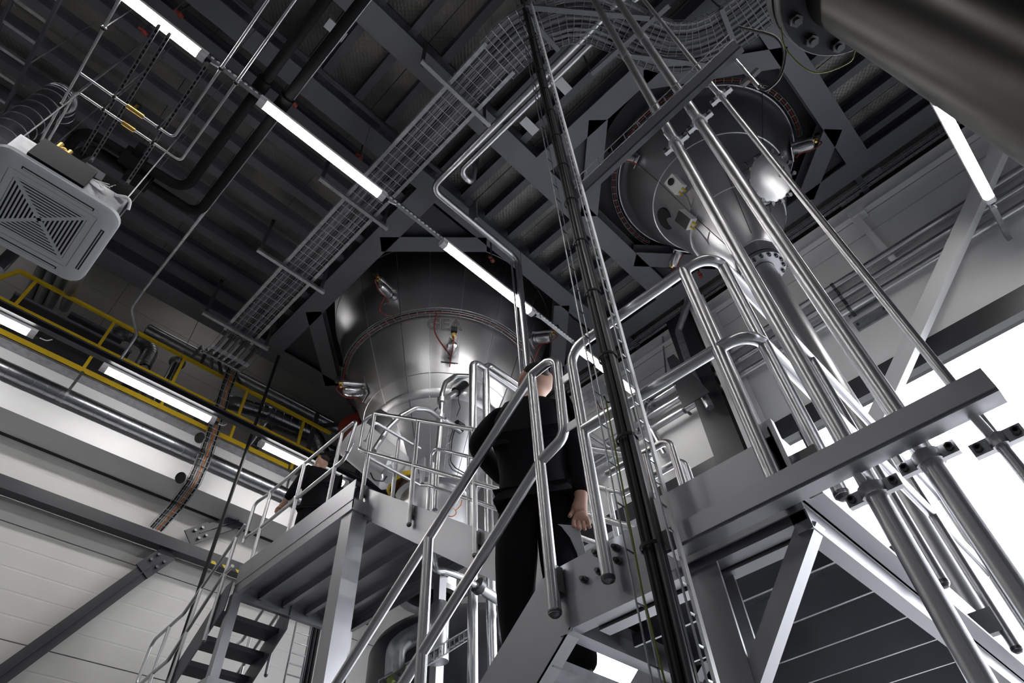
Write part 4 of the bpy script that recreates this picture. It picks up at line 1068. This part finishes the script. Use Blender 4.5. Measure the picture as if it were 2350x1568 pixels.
lt = thing('cable_ladder', 'flat cable ladder crossing the top left corner', 'cable ladder', (-1.78,4,6.5))
for x in (-1.63, -1.93):
    part('side_rail', MB().box((x-0.012,-3,6.47),(x+0.012,6.6,6.53)), M['paint_dark'], lt, smooth=0)
for k in range(22):
    part('rung', MB().bar((-1.93,0.6+0.26*k,6.5),(-1.63,0.6+0.26*k,6.5),0.03,0.015), M['galv'], lt, smooth=0)
for y in (3.6, 4.5, 5.4):
    part('rod', MB().cyl((-1.63,y,6.5),(-1.63,y,7.95),0.006,6), M['galv'], lt)
pipe_thing('spiral_duct', [(-1.42,5.02,5.3),(-1.42,5.02,7.15),(-1.42,5.5,7.5)], 0.15, 'duct', 'wide spiral duct at the left edge behind the air conditioner', 'duct', 0.3, 0.15, 24)
pipe_thing('steel_pipe', [(-1.05,7.3,6.6),(-1.05,7.3,7.72)], 0.075, 'duct', 'bright upright pipe at the left edge below the air conditioner', n=18)
# red sprinkler fittings
for u, v, z, lb in ((328,70,7.5,'small red fitting at the top left next to the bright steel line'),(410,30,7.5,'small red clamp right of the upper left tube light'),(673,236,7.5,'small red sprinkler head above the second tube light'),(825,358,7.5,'small red clip above the lit tube light beside the wire tray'),(1607,630,7.4,'small red valve under the hopper behind the curved handrail'),(1128,594,7.3,'small red clip above the tube light in front of the tank')):
    p = at(u, v, 'z', z)
    t = thing('sprinkler', lb, 'fitting', p, 'red ceiling fittings')
    part('head', MB().cyl(p, p+V((0.05,0.02,0.0)), 0.03, 10).cyl(p+V((-0.05,0,0)), p+V((0,0,0.01)), 0.02, 8), M['red'], t)
    part('stem', MB().cyl(p, p+V((0,0,7.95-z)), 0.012, 6), M['paint_dark'], t)
solo('sprinkler_pipe', MB().cyl((-6,3.02,7.55),(2.3,3.02,7.55),0.035,12), M['paint_dark'], 'dark sprinkler pipe under the beam behind the central lights', 'pipe')
# small white junction plates under the joists
for u, v, lb in ((770,70,'small pale junction plate between joists near the top'),(1290,195,'small pale junction plate right of the wire tray'),(1215,290,'small pale junction plate beside the cable ladder'),(215,395,'pale plate box behind the air conditioner')):
    p = at(u, v, 'z', 7.75)
    solo('junction_plate', MB().box(p+V((-0.12,-0.06,0)), p+V((0.12,0.06,0.02))), M['plastic'], lb, 'plate', 'ceiling plates', smooth=0)

# ================================================================== AIR CONDITIONER CASSETTE
ac = thing('air_conditioner', 'white square ceiling cassette air conditioner with a slotted grille', 'air conditioner', (-0.68,4.49,4.74))
AX0, AX1, AY0, AY1, AZ = -1.17, -0.195, 4.02, 4.985, 4.75
def rrect(x0, x1, y0, y1, r, z, seg=6):
    out = []
    for cx, cy, a in ((x1-r,y1-r,0),(x0+r,y1-r,90),(x0+r,y0+r,180),(x1-r,y0+r,270)):
        for k in range(seg+1):
            q = math.radians(a+90*k/seg); out.append(V((cx+r*math.cos(q), cy+r*math.sin(q), z)))
    return out
cxm, cym = (AX0+AX1)/2, (AY0+AY1)/2
gx, gy = 0.335, 0.335
mb = MB()
o1 = rrect(AX0,AX1,AY0,AY1,0.14,AZ+0.012); o2 = rrect(AX0-0.004,AX1+0.004,AY0-0.004,AY1+0.004,0.145,AZ+0.045)
i1_ = rrect(AX0+0.025,AX1-0.025,AY0+0.025,AY1-0.025,0.12,AZ)
i2_ = rrect(cxm-gx,cxm+gx,cym-gy,cym+gy,0.02,AZ)
n = len(o1)
mb.add(o2+o1+i1_+i2_, [(a*n+k, a*n+(k+1) % n, (a+1)*n+(k+1) % n, (a+1)*n+k) for a in range(3) for k in range(n)])
part('frame', mb, M['plastic'], ac, smooth=50)
part('backing', MB().plate(rrect(cxm-gx,cxm+gx,cym-gy,cym+gy,0.02,AZ+0.016),(0,0,0.01)), M['black'], ac, smooth=0)
gp = part('grille_border', MB(), M['plastic'], ac)
mb = MB(); b_ = 0.055
for a0, a1, c0, c1 in ((cxm-gx+0.003,cxm+gx-0.003,cym-gy+0.003,cym-gy+b_),(cxm-gx+0.003,cxm+gx-0.003,cym+gy-b_,cym+gy-0.003),(cxm-gx+0.003,cxm-gx+b_,cym-gy+b_,cym+gy-b_),(cxm+gx-b_,cxm+gx-0.003,cym-gy+b_,cym+gy-b_)):
    mb.box((a0,c0,AZ+0.001),(a1,c1,AZ+0.014))
gi = gx-b_
for s1_, s2_ in ((1,1),(1,-1)):
    mb.bar((cxm-gi*s1_,cym-gi*s2_,AZ+0.0075),(cxm+gi*s1_,cym+gi*s2_,AZ+0.0075),0.030,0.011)
gp.data = mesh_of('grille_border', mb, M['plastic'], wloc(ac), 0)
ns = 10
for k in range(ns):
    d0 = gi*(k+0.62)/ns; hw = gi*0.25/ns
    for ax_ in (0, 1):
        for s in (-1, 1):
            w_ = d0-0.012
            if w_ <= 0.01: continue
            if ax_: part('slat', MB().box((cxm-w_,cym+s*d0-hw,AZ+0.001),(cxm+w_,cym+s*d0+hw,AZ+0.005)), M['plastic'], ac, smooth=0)
            else: part('slat', MB().box((cxm+s*d0-hw,cym-w_,AZ+0.001),(cxm+s*d0+hw,cym+w_,AZ+0.005)), M['plastic'], ac, smooth=0)
for (x0,x1,y0,y1) in ((-0.945,-0.40,4.095,4.125),(-0.945,-0.40,4.885,4.915),(-0.285,-0.255,4.25,4.79),(-1.11,-1.08,4.25,4.79)):
    sl = part('air_slot', MB().box((x0,y0,AZ-0.001),(x1,y1,AZ+0.02)), M['black'], ac, smooth=0)
    part('slot_flap', MB().box((x0+0.01,y0+0.012 if x1-x0 > 0.1 else y0+0.01,AZ-0.002),(x1-0.01 if x1-x0 > 0.1 else x0+0.018,y1-0.004,AZ+0.0)), M['plastic'], sl, smooth=0)
part('body', MB().box((AX0+0.06,AY0+0.06,AZ+0.03),(AX1-0.06,AY1-0.06,AZ+0.30)), M['galv'], ac, smooth=0)
part('black_panel', MB().box((AX0+0.20,AY0-0.02,AZ+0.06),(AX0+0.62,AY0+0.06,AZ+0.32)), M['black'], ac, smooth=0)
part('control_box', MB().box((AX1-0.40,AY0+0.02,AZ+0.06),(AX1-0.08,AY0+0.10,AZ+0.25)), M['galv'], ac, smooth=0)
for x, y in ((AX0+0.08,AY0+0.08),(AX1-0.08,AY0+0.08),(AX0+0.08,AY1-0.08),(AX1-0.08,AY1-0.08)):
    part('hanger_rod', MB().cyl((x,y,AZ+0.28),(x,y,7.95),0.006,6), M['galv'], ac)
for k in range(8):
    a = V((AX0+0.62,AY0+0.0,AZ+0.22)); q = random.uniform(0,6.28)
    part('loose_wire', MB().tube([a, a+V((0.06+0.02*k/2,-0.02,0.03*math.sin(q))), a+V((0.09+0.01*k,-0.04+0.03*math.cos(q),0.08*math.sin(q)))], 0.003, 5, 0.02), M['plastic_w'], ac)
part('drain_hose', MB().tube([(AX1-0.16,AY0+0.02,AZ+0.22),(AX1-0.05,AY0-0.03,AZ+0.24),(AX1-0.02,AY0+0.06,AZ+0.2)], 0.014, 8, 0.05), M['plastic_w'], ac)
part('brass_taps', MB().cyl((AX0+0.30,AY0+0.02,AZ+0.32),(AX0+0.30,AY0+0.02,AZ+0.42),0.02,8).cyl((AX0+0.38,AY0+0.02,AZ+0.32),(AX0+0.38,AY0+0.02,AZ+0.40),0.02,8).ball((AX0+0.34,AY0+0.02,AZ+0.36),0.03,10), M['brass'], ac)
# ================================================================== GATE WALL FITTINGS
for z, yl_, lb in ((6.50,3.30,'top'),(6.27,3.65,'middle'),(6.03,3.65,'lowest')):
    pts = [(6.70,-6,z),(6.70,yl_,z)] + ([(6.70,yl_+0.08,z-0.3),(6.70,yl_-0.05,z-1.0)] if lb == 'top' else [(6.70,yl_+1.0,z)])
    t = pipe_thing('wall_pipe', pts, 0.052, 'steel_pipe', lb + ' of three level steel pipes along the gate wall', bend=0.1, group='level pipes on the gate wall')
    for y in (-3.0, 0.25, 2.75):
        part('clip', MB().lathe([(0.053,-0.02),(0.062,-0.02),(0.062,0.02),(0.053,0.02)], (6.70,y,z), 18, (0,1,0)).box((6.70,y-0.02,z-0.012),(6.85,y+0.02,z+0.012)), M['bolt'], t)
for z, lb in ((6.12,'upper dark bolted plate behind the thin vertical pipe'),(5.86,'lower dark bolted plate behind the thin vertical pipe')):
    t = thing('wall_plate', lb, 'plate', (6.83,0.15,z-0.08), 'bolted plates on the gate wall')
    part('plate', MB().box((6.82,-0.10,z-0.09),(6.848,0.32,z+0.07)), M['galv'], t, smooth=0)
    for y in (-0.06, 0.28):
        part('bolt', MB().cyl((6.80,y,z),(6.82,y,z),0.018,6), M['bolt'], t)
t = thing('pipe_bracket', 'black triangular bracket plates holding the three wall pipes on the dark column', 'bracket', (6.6,2.6,5.8))
for z in (6.55, 6.3, 6.05):
    part('fin', MB().plate([(6.35,2.42,z-0.1),(6.75,2.42,z-0.1),(6.75,2.42,z+0.12)],(0,0.02,0)), M['frame_dark'], t, smooth=0)
part('back_plate', MB().plate([(6.34,2.62,5.75),(6.36,2.62,6.75),(6.36,2.50,6.75),(6.34,2.20,5.75)],(0.02,0,0)), M['frame_dark'], t, smooth=0)
solo('hall_column', MB().box((6.60,2.14,FZ),(6.82,2.54,7.7)), M['frame_dark'], 'black hall column carrying the pipe bracket in front of the gate wall', 'column', smooth=0)
solo('hall_column', MB().ibeam((6.67,1.94,FZ),(6.67,1.94,7.7),0.27,0.27,0.02,0.014,(1,0,0)), M['white_paint'], 'white hall column right beside the black one', 'column', smooth=0)
br_ = thing('wind_brace', 'long white diagonal brace across the gate wall below the right tube light', 'brace', (6.45,0.9,4.1))
part('angle', MB().prof((6.45,1.0,4.03),(6.45,-2.75,7.4), [(-0.085,0),(0.085,0),(0.085,0.012),(-0.073,0.012),(-0.073,0.13),(-0.085,0.13)], (1,0,0)), M['white_paint'], br_, smooth=0)
wbk = thing('wall_channel', 'short white upright channel bracket below the wall top', 'bracket', (6.78,-0.52,6.35))
part('channel', MB().chan((6.78,-0.52,6.30),(6.78,-0.52,7.52),0.08,0.13,0.008,(1,0,0)), M['white_paint'], wbk, smooth=0)
part('lug', MB().box((6.70,-0.62,7.42),(6.84,-0.42,7.55)), M['white_paint'], wbk, smooth=0)
t = pipe_thing('exhaust_pipe', [(6.45,1.98,7.9),(6.45,2.04,7.62),(6.45,2.34,7.2),(6.45,2.37,6.3),(6.45,2.30,5.6)], 0.055, 'galv', 'bent dark pipe in front of the black hall column', bend=0.1)
solo('conduit', MB().tube([(6.80,2.75,7.7),(6.80,2.9,6.9),(6.80,3.6,6.75),(6.80,3.6,6.2)],0.014,8,0.06), M['galv'], 'thin bent conduit on the gate wall behind the curved handrail', 'pipe')
solo('conduit', MB().tube([(6.80,3.95,7.6),(6.80,3.95,FZ)],0.016,8), M['galv'], 'thin straight upright conduit on the gate wall behind the cable ladder', 'pipe')
jb = thing('junction_box', 'grey junction box with hanging leads high on the gate wall', 'box', (6.8,4.15,7.3))
part('box', MB().box((6.72,4.0,7.25),(6.845,4.35,7.55)), M['plastic'], jb, smooth=0)
part('lead', MB().tube([(6.76,4.05,7.25),(6.74,4.0,7.05),(6.76,3.8,7.0),(6.80,3.7,7.2)],0.012,8,0.08), M['black'], jb)
part('lead', MB().tube([(6.76,4.2,7.25),(6.74,4.15,7.0),(6.76,3.85,6.9),(6.80,3.6,7.2)],0.009,8,0.08), M['red'], jb)
wt, _, _ = wire_tray('cable_tray', 'narrow wire tray with red cables along the top of the gate wall', [(6.66,6.0),(6.66,-5.0)], 0.12, 7.78, 0.05, 0.12, 3, 2, 0.014)
for k, (u, v, lb) in enumerate(((2000,405,'small pale plate box on the brown ceiling strip'),(1955,465,'grey strut on the brown ceiling strip above the gate'))):
    p = at(u, v, 'z', 7.95)
    solo('junction_plate', MB().box(p+V((-0.05,-0.14,0)), p+V((0.05,0.14,0.03))), M['plastic'], lb, 'plate', 'ceiling plates', smooth=0)

# ================================================================== PIPES AND MACHINES BELOW THE TANK
for x, z, lb in ((3.80,5.98,'left'),(4.03,6.10,'right')):
    pipe_thing('process_pipe', [(x,4.08,FZ),(x,4.08,z),(6.6,4.08,z)], 0.047, 'steel_pipe', lb + ' one of two tall parallel steel pipes bending away beside the tank', bend=0.12, group='tall twin pipes by the tank')
lp = thing('sampling_pipe', 'arched thin steel pipe with a black actuator valve in front of the tank cone', 'pipe', at(1000,1160,'y',4.50))
Q = lambda u, v, y=4.50: at(u, v, 'y', y)
part('pipe', MB().tube([Q(998,1170), Q(1003,1060), Q(1012,960), Q(1014,905), Q(1022,878), Q(1045,862), Q(1080,863), Q(1120,880), Q(1158,906)], 0.030, 12, 0.12, 6), M['steel_pipe'], lp)
part('pipe', MB().tube([Q(858,1035), Q(890,985), Q(920,955), Q(952,937), Q(982,939), Q(1012,962), Q(1058,990)], 0.030, 12, 0.2, 6), M['steel_pipe'], lp)
for a, b in (((1013,915),(1013,925)),((1011,952),(1010,962)),((998,942),(1006,950))):
    part('clamp_ring', MB().cyl(Q(*a), Q(*b), 0.052, 18), M['steel'], lp)
av = part('actuator', MB().cyl(Q(1028,913), Q(1050,898), 0.042, 16), M['steel'], lp)
part('actuator_head', MB().cyl(Q(1046,900), Q(1066,884), 0.066, 20), M['black_gloss'], av)
part('indicator', MB().ball(Q(1067,879), 0.014, 8), M['green_led'], av)
part('actuator_cable', MB().tube([Q(1053,903), Q(1052,920), Q(1056,935), Q(1048,955)], 0.006, 6, 0.05), M['black'], av)
av2 = part('actuator', MB().cyl(Q(1020,965), Q(1045,982), 0.045, 16), M['steel'], lp)
part('actuator_head', MB().cyl(Q(1045,975), Q(1060,985), 0.068, 20), M['black_gloss'], av2)
ck = thing('cable_drop', 'thin cables with wire hooks hanging beside the arched pipe', 'cables', at(1035,1080,'y',4.6))
part('cable', MB().tube([Q(1040,985,4.6), Q(1033,1010,4.6), Q(1031,1065,4.6), Q(1038,1078,4.6), Q(1062,1090,4.6)], 0.010, 6, 0.05), M['cable_l'], ck)
part('cable', MB().tube([Q(1044,985,4.6), Q(1037,1010,4.6), Q(1034,1060,4.6), Q(1045,1074,4.6), Q(1066,1086,4.6)], 0.007, 6, 0.05), M['black'], ck)
for v in (1000,1017,1035,1050,1064):
    part('hook', MB().tube([Q(1022,v+6,4.6), Q(1031,v,4.6), Q(1035,v-4,4.6)], 0.005, 5), M['galv'], ck)
for u, v0, v1, lb in ((968,1050,1110,'pale flat post beside the climbing stair rail'),(985,1060,1180,'slim pale post right of the outlet flap')):
    solo('steel_post', MB().bar(Q(u,v1,4.62), V((Q(u,v1,4.62).x, 4.62, Q(u,v0,4.62).z)), 0.05, 0.03, (1,0,0)), M['steel'], lb, 'post', smooth=0)
oc2 = thing('orange_cable', 'coiled orange cable loop behind the stair side plate', 'cable', at(1035,1178,'y',4.45))
part('coil', MB().tube([Q(1035+12*math.cos(a), 1176+10*math.sin(a), 4.42+0.02*a) for a in (k*0.45 for k in range(26))], 0.006, 6), M['orange'], oc2)
part('lead', MB().tube([Q(1046,1172,4.44), Q(1058,1160,4.44), Q(1060,1148,4.44)], 0.006, 6), M['orange'], oc2)
# machine body below the platform
mv = thing('process_vessel', 'dark round vessel half hidden below the upper platform', 'vessel', (5.05,5.45,FZ))
part('shell', MB().lathe([(0.0,2.45),(0.7,2.55),(1.15,2.85),(1.25,3.1),(1.25,4.4),(1.2,4.5),(0.5,4.55)], (5.15,5.4,FZ), 64), M['paint_dark'], mv, smooth=60)
part('rim', MB().lathe([(1.25,3.2),(1.29,3.2),(1.29,3.28),(1.25,3.28)], (5.15,5.4,FZ), 64), M['steel'], mv)
for a in (40, 160, 280):
    q = math.radians(a); x, y = 5.15+1.0*math.cos(q), 5.4+1.0*math.sin(q)
    part('leg', MB().cyl((x,y,FZ),(x,y,FZ+2.9),0.06,12), M['galv'], mv)
part('handhole', MB().lathe([(0.0,0.06),(0.16,0.05),(0.19,0.02),(0.19,-0.05)], (4.40,4.62,FZ+2.95), 24, (-0.5,-0.6,-0.6)), M['steel'], mv)
pipe_thing('process_pipe', [Q(905,1568,4.6), Q(908,1490,4.6), Q(930,1470,4.6), Q(985,1440,4.5)], 0.085, 'galv', 'thick grey pipe elbow under the platform beside the pillar', bend=0.14)
pipe_thing('process_pipe', [Q(1003,1520,4.3), Q(1004,1440,4.3), Q(1010,1400,4.6)], 0.10, 'steel', 'shiny short upright pipe under the dark vessel', bend=0.1)
vp = pipe_thing('valve_pipe', [Q(992,1255,3.9), Q(998,1310,3.9), Q(1018,1310,3.9), Q(1060,1325,3.9), Q(1180,1400,3.9)], 0.030, 'steel_pipe', 'curved steel pipe with clamped valve under the stair side plate', bend=0.10)
part('valve_body', MB().cyl(Q(1105,1353,3.9), Q(1168,1392,3.9), 0.048, 18), M['steel'], vp)
part('clamp_ring', MB().cyl(Q(1095,1342,3.9), Q(1104,1350,3.9), 0.075, 20), M['bolt'], vp)
part('clamp_ring', MB().cyl(Q(1142,1372,3.9), Q(1147,1376,3.9), 0.060, 20), M['bolt'], vp)
pipe_thing('process_pipe', [Q(1150,1390,4.3), Q(1152,1470,4.3), Q(1175,1490,4.3), Q(1220,1480,4.3)], 0.045, 'steel_pipe', 'U shaped steel pipe bend right of the twin pipes', bend=0.14)
pipe_thing('process_pipe', [Q(1130,1410,4.4), Q(1230,1450,4.4)], 0.035, 'steel_pipe', 'short level steel pipe behind the U shaped bend')
a, b = Q(930,1560,4.2), Q(1085,1462,4.2)
ut = thing('cable_tray', 'dark wire tray slanting across the bottom below the vessel', 'cable tray', a)
mb = MB(); d = (b-a); nn = V((0,0.35,0))
for j in range(6): mb.cyl(a+nn*(j/5), b+nn*(j/5), 0.006, 4)
for s in (0,1): mb.cyl(a+nn*s+V((0,0,0.1)), b+nn*s+V((0,0,0.1)), 0.006, 4)
for k in range(14):
    p = a+d*(k/13); mb.tube([p+V((0,0,0.1)), p, p+nn, p+nn+V((0,0,0.1))], 0.006, 4)
part('wire_basket', mb, M['galv'], ut)
for j in range(4):
    part('cable', MB().cyl(a+nn*(j/4+0.1)+V((0,0,0.05)), b+nn*(j/4+0.1)+V((0,0,0.05)), 0.03, 7), M['cable' if j != 2 else 'greenyel'], ut)
vl = thing('cable_ladder', 'dark upright cable ladder behind the square pillar near the wall', 'cable ladder', (4.1,7.2,FZ))
q0 = at(690,1470,'y',7.0)
for dx in (-0.10, 0.10):
    part('side_rail', MB().cyl((q0.x+dx,7.0,FZ),(q0.x+dx,7.0,q0.z+0.25),0.012,6), M['galv'], vl)
for k in range(14):
    part('rung', MB().cyl((q0.x-0.10,7.0,q0.z+0.2-0.12*k),(q0.x+0.10,7.0,q0.z+0.2-0.12*k),0.008,5), M['galv'], vl)
for j in range(3):
    part('cable', MB().cyl((q0.x+0.14+0.05*j,7.05,FZ),(q0.x+0.14+0.05*j,7.05,q0.z+0.3),0.024,8), M['black'], vl)
c = at(478,1551,'y',5.0)
solo('machine_hood', MB().box((c.x,5.0,FZ),(c.x+0.45,6.0,c.z)).box((c.x+0.01,5.01,c.z),(c.x+0.44,5.99,c.z+0.004)), M['plastic'], 'pale grey cabinet corner at the lower edge in front of the narrow stair', 'cabinet', smooth=0)

# ================================================================== PEOPLE
def skin_mesh(name, verts, edges, mat_, origin, sub=2):
    """verts: list of (co, radius); grows one continuous skin along the edges"""
    me = bpy.data.meshes.new(name)
    me.from_pydata([tuple(V(c)-origin) for c, r in verts], edges, [])
    o = bpy.data.objects.new('tmp', me); COL.objects.link(o)
    sk = o.modifiers.new('skin', 'SKIN'); sk.use_smooth_shade = True
    ss = o.modifiers.new('sub', 'SUBSURF'); ss.levels = sub; ss.render_levels = sub
    for i, (c, r) in enumerate(verts):
        sv = me.skin_vertices[0].data[i]
        sv.radius = (r, r) if not isinstance(r, tuple) else r
        sv.use_root = (i == 0)
    dg = bpy.context.evaluated_depsgraph_get()
    out = bpy.data.meshes.new_from_object(o.evaluated_get(dg))
    bpy.data.objects.remove(o); bpy.data.meshes.remove(me)
    out.name = name; out.materials.clear(); out.materials.append(mat_)
    out.polygons.foreach_set('use_smooth', [True]*len(out.polygons))
    return out

def mix(a, b, t): return V(a).lerp(V(b), t)

def person(label, J, face, s=1.0):
    """J: joints in the place; face: horizontal facing direction"""
    F = V((face[0], face[1], 0)).normalized(); Rt = V((F.y, -F.x, 0)); U = V((0,0,1))
    base = V((J['pelvis'][0], J['pelvis'][1], min(J['ankL'][2], J['ankR'][2]) - 0.09))
    hb, hc = V(J['head_base']), V(J['head'])
    HU = (hc-hb).normalized()
    vt, ed = [], []
    def add(c, r, p=None):
        vt.append((V(c), r*s)); 
        if p is not None: ed.append((p, len(vt)-1))
        return len(vt)-1
    pel = add(J['pelvis'], 0.115)
    sp = add(J['spine'], 0.115, pel); ch = add(J['chest'], 0.110, sp); nb = add(J['neck'], 0.062, ch)
    nk = add(hb, 0.052, nb)
    jw = add(hb+HU*0.045*s+F*0.025*s, 0.066, nk); cr0 = add(hc, 0.084, jw); cr1 = add(hc+HU*0.065*s-F*0.012*s, 0.062, cr0)
    add(hc-HU*0.015*s+F*0.100*s, 0.012, cr0)                                  # nose
    for q in (-1, 1): add(hc-HU*0.01*s+Rt*q*0.086*s, 0.017, cr0)               # ears
    hands = {}
    for S, q in (('L',-1), ('R',1)):
        sh = add(J['sh'+S], 0.045, ch); el = add(J['el'+S], 0.038, sh); wr = add(J['wr'+S], 0.030, el)
        hd = (V(J['wr'+S])-V(J['el'+S])).normalized()
        sd = (Rt - hd*Rt.dot(hd)).normalized(); pn = hd.cross(sd)
        w = V(J['wr'+S])
        palm = add(w+hd*0.045*s, 0.030, wr); kn = add(w+hd*0.085*s, 0.030, palm)
        for fi, (off, ln) in enumerate(((-0.030,0.062),(-0.010,0.075),(0.010,0.070),(0.030,0.055))):
            f0 = add(w+hd*0.095*s+sd*off*s, 0.0105, kn)
            f1 = add(w+hd*(0.095+ln*0.55)*s+sd*off*s+pn*0.012*s, 0.0095, f0)
            add(w+hd*(0.095+ln*0.85)*s+sd*off*s+pn*0.035*s, 0.0085, f1)
        t0 = add(w+hd*0.055*s-sd*q*0.035*s, 0.011, palm); add(w+hd*0.095*s-sd*q*0.050*s+pn*0.02*s, 0.009, t0)
        hands[S] = (w, hd, sd, pn)
        hp = add(J['hip'+S], 0.088, pel); k = add(J['kn'+S], 0.056, hp); an = add(J['ank'+S], 0.038, k)
        add(V(J['ank'+S])+F*0.06*s-U*0.045*s, 0.028, an)
    o = bpy.data.objects.new('person', skin_mesh('person', vt, ed, M['skin'], base)); COL.objects.link(o)
    o.location = base; o['label'] = label; o['category'] = 'person'
    def cloth(name, vs_, es_, m, sub=2):
        c = bpy.data.objects.new(name, skin_mesh(name, vs_, es_, M[m], base, sub)); COL.objects.link(c); c.parent = o
        return c
    jv, je = [], []
    def ja(c, r, p=None):
        jv.append((V(c), r*s))
        if p is not None: je.append((p, len(jv)-1))
        return len(jv)-1
    a = ja(mix(J['pelvis'],J['spine'],0.4), 0.165); b = ja(J['spine'], 0.158, a); c = ja(J['chest'], 0.168, b); d = ja(mix(J['chest'],J['neck'],0.72), 0.085, c)
    ja(mix(J['pelvis'],J['spine'],-0.25), 0.165, a)
    for S in 'LR':
        e = ja(J['sh'+S], 0.100, c); f = ja(mix(J['sh'+S],J['el'+S],0.5), 0.076, e); g_ = ja(J['el'+S], 0.066, f); h = ja(mix(J['el'+S],J['wr'+S],0.9), 0.046, g_)
    cloth('jacket', jv, je, 'cloth')
    jv, je = [], []
    a = ja(J['pelvis'], 0.150); b = ja(mix(J['pelvis'],J['spine'],0.5), 0.145, a)
    for S in 'LR':
        e = ja(J['hip'+S], 0.118, a); f = ja(mix(J['hip'+S],J['kn'+S],0.5), 0.100, e); g_ = ja(J['kn'+S], 0.082, f); h = ja(mix(J['kn'+S],J['ank'+S],0.5), 0.074, g_); ja(mix(J['kn'+S],J['ank'+S],1.13), 0.064, h)
    cloth('trousers', jv, je, 'trousers')
    jv, je = [], []
    a = ja(hc+HU*0.045*s-F*0.022*s, 0.086); b = ja(hc-F*0.045*s-HU*0.02*s, 0.070, a)
    cloth('hair', jv, je, 'hair')
    for S in 'LR':
        an = V(J['ank'+S]); z0_ = an.z - 0.085*s
        jv, je = [], []
        a = ja(V((an.x,an.y,z0_+0.042*s))-F*0.04*s, 0.042); b = ja(V((an.x,an.y,z0_+0.042*s))+F*0.08*s, 0.042, a); ja(V((an.x,an.y,z0_+0.033*s))+F*0.17*s, 0.032, b)
        cloth('shoe', jv, je, 'shoe')
    for q in (-1, 1):
        part('eye', MB().ball(hc+F*0.078*s+Rt*q*0.031*s+HU*0.008*s, 0.012*s, 8), M['hair'], o)
    part('mouth', MB().bar(hc+F*0.086*s-HU*0.052*s-Rt*0.022*s, hc+F*0.086*s-HU*0.052*s+Rt*0.022*s, 0.008, 0.008), M['red'], o)
    return o, hands
J1 = dict(pelvis=(1.99,1.68,1.82), spine=(1.975,1.67,2.02), chest=(1.96,1.655,2.20), neck=(1.96,1.635,2.345), head_base=(1.965,1.615,2.41), head=(1.97,1.595,2.53),
          shL=(1.875,1.775,2.28), shR=(2.06,1.53,2.26), elL=(1.87,1.985,2.24), elR=(2.09,1.46,1.95), wrL=(2.12,1.96,2.07), wrR=(2.06,1.475,1.70),
          hipL=(1.925,1.75,1.77), hipR=(2.055,1.62,1.77), knL=(1.95,1.82,1.34), knR=(2.06,1.64,1.40), ankL=(1.97,1.80,0.845), ankR=(2.08,1.60,1.02))
p1_, hd1 = person('tall person in black clothes with a sheet of paper on the near stair', J1, (0.66,0.75), 1.12)
w, hd_, sd_, pn_ = hd1['R']
pc = w + hd_*0.12
solo('paper_sheet', MB().plate([pc+V((-0.02,0.0,-0.02)), pc+V((-0.10,0.14,0.03)), pc+V((-0.02,0.17,-0.10)), pc+V((0.05,0.03,-0.14))], (0.002,0.001,0.002)), M['paper'], 'white paper sheet in the hand of the near person', 'paper', smooth=0)
J2 = dict(pelvis=(3.02,5.95,4.36), spine=(3.01,5.94,4.56), chest=(3.0,5.93,4.74), neck=(3.0,5.94,4.87), head_base=(3.0,5.95,4.93), head=(3.0,5.97,5.04),
          shL=(2.84,5.95,4.80), shR=(3.18,5.93,4.81), elL=(2.75,5.98,4.55), elR=(3.26,5.95,4.55), wrL=(2.72,6.12,4.40), wrR=(3.24,6.12,4.42),
          hipL=(2.94,5.95,4.31), hipR=(3.10,5.95,4.31), knL=(2.93,5.99,3.90), knR=(3.10,6.03,3.92), ankL=(2.93,5.93,3.505), ankR=(3.10,5.97,3.505))
person('person in a black jacket seen from behind on the upper platform', J2, (-0.15,1.0), 1.0)
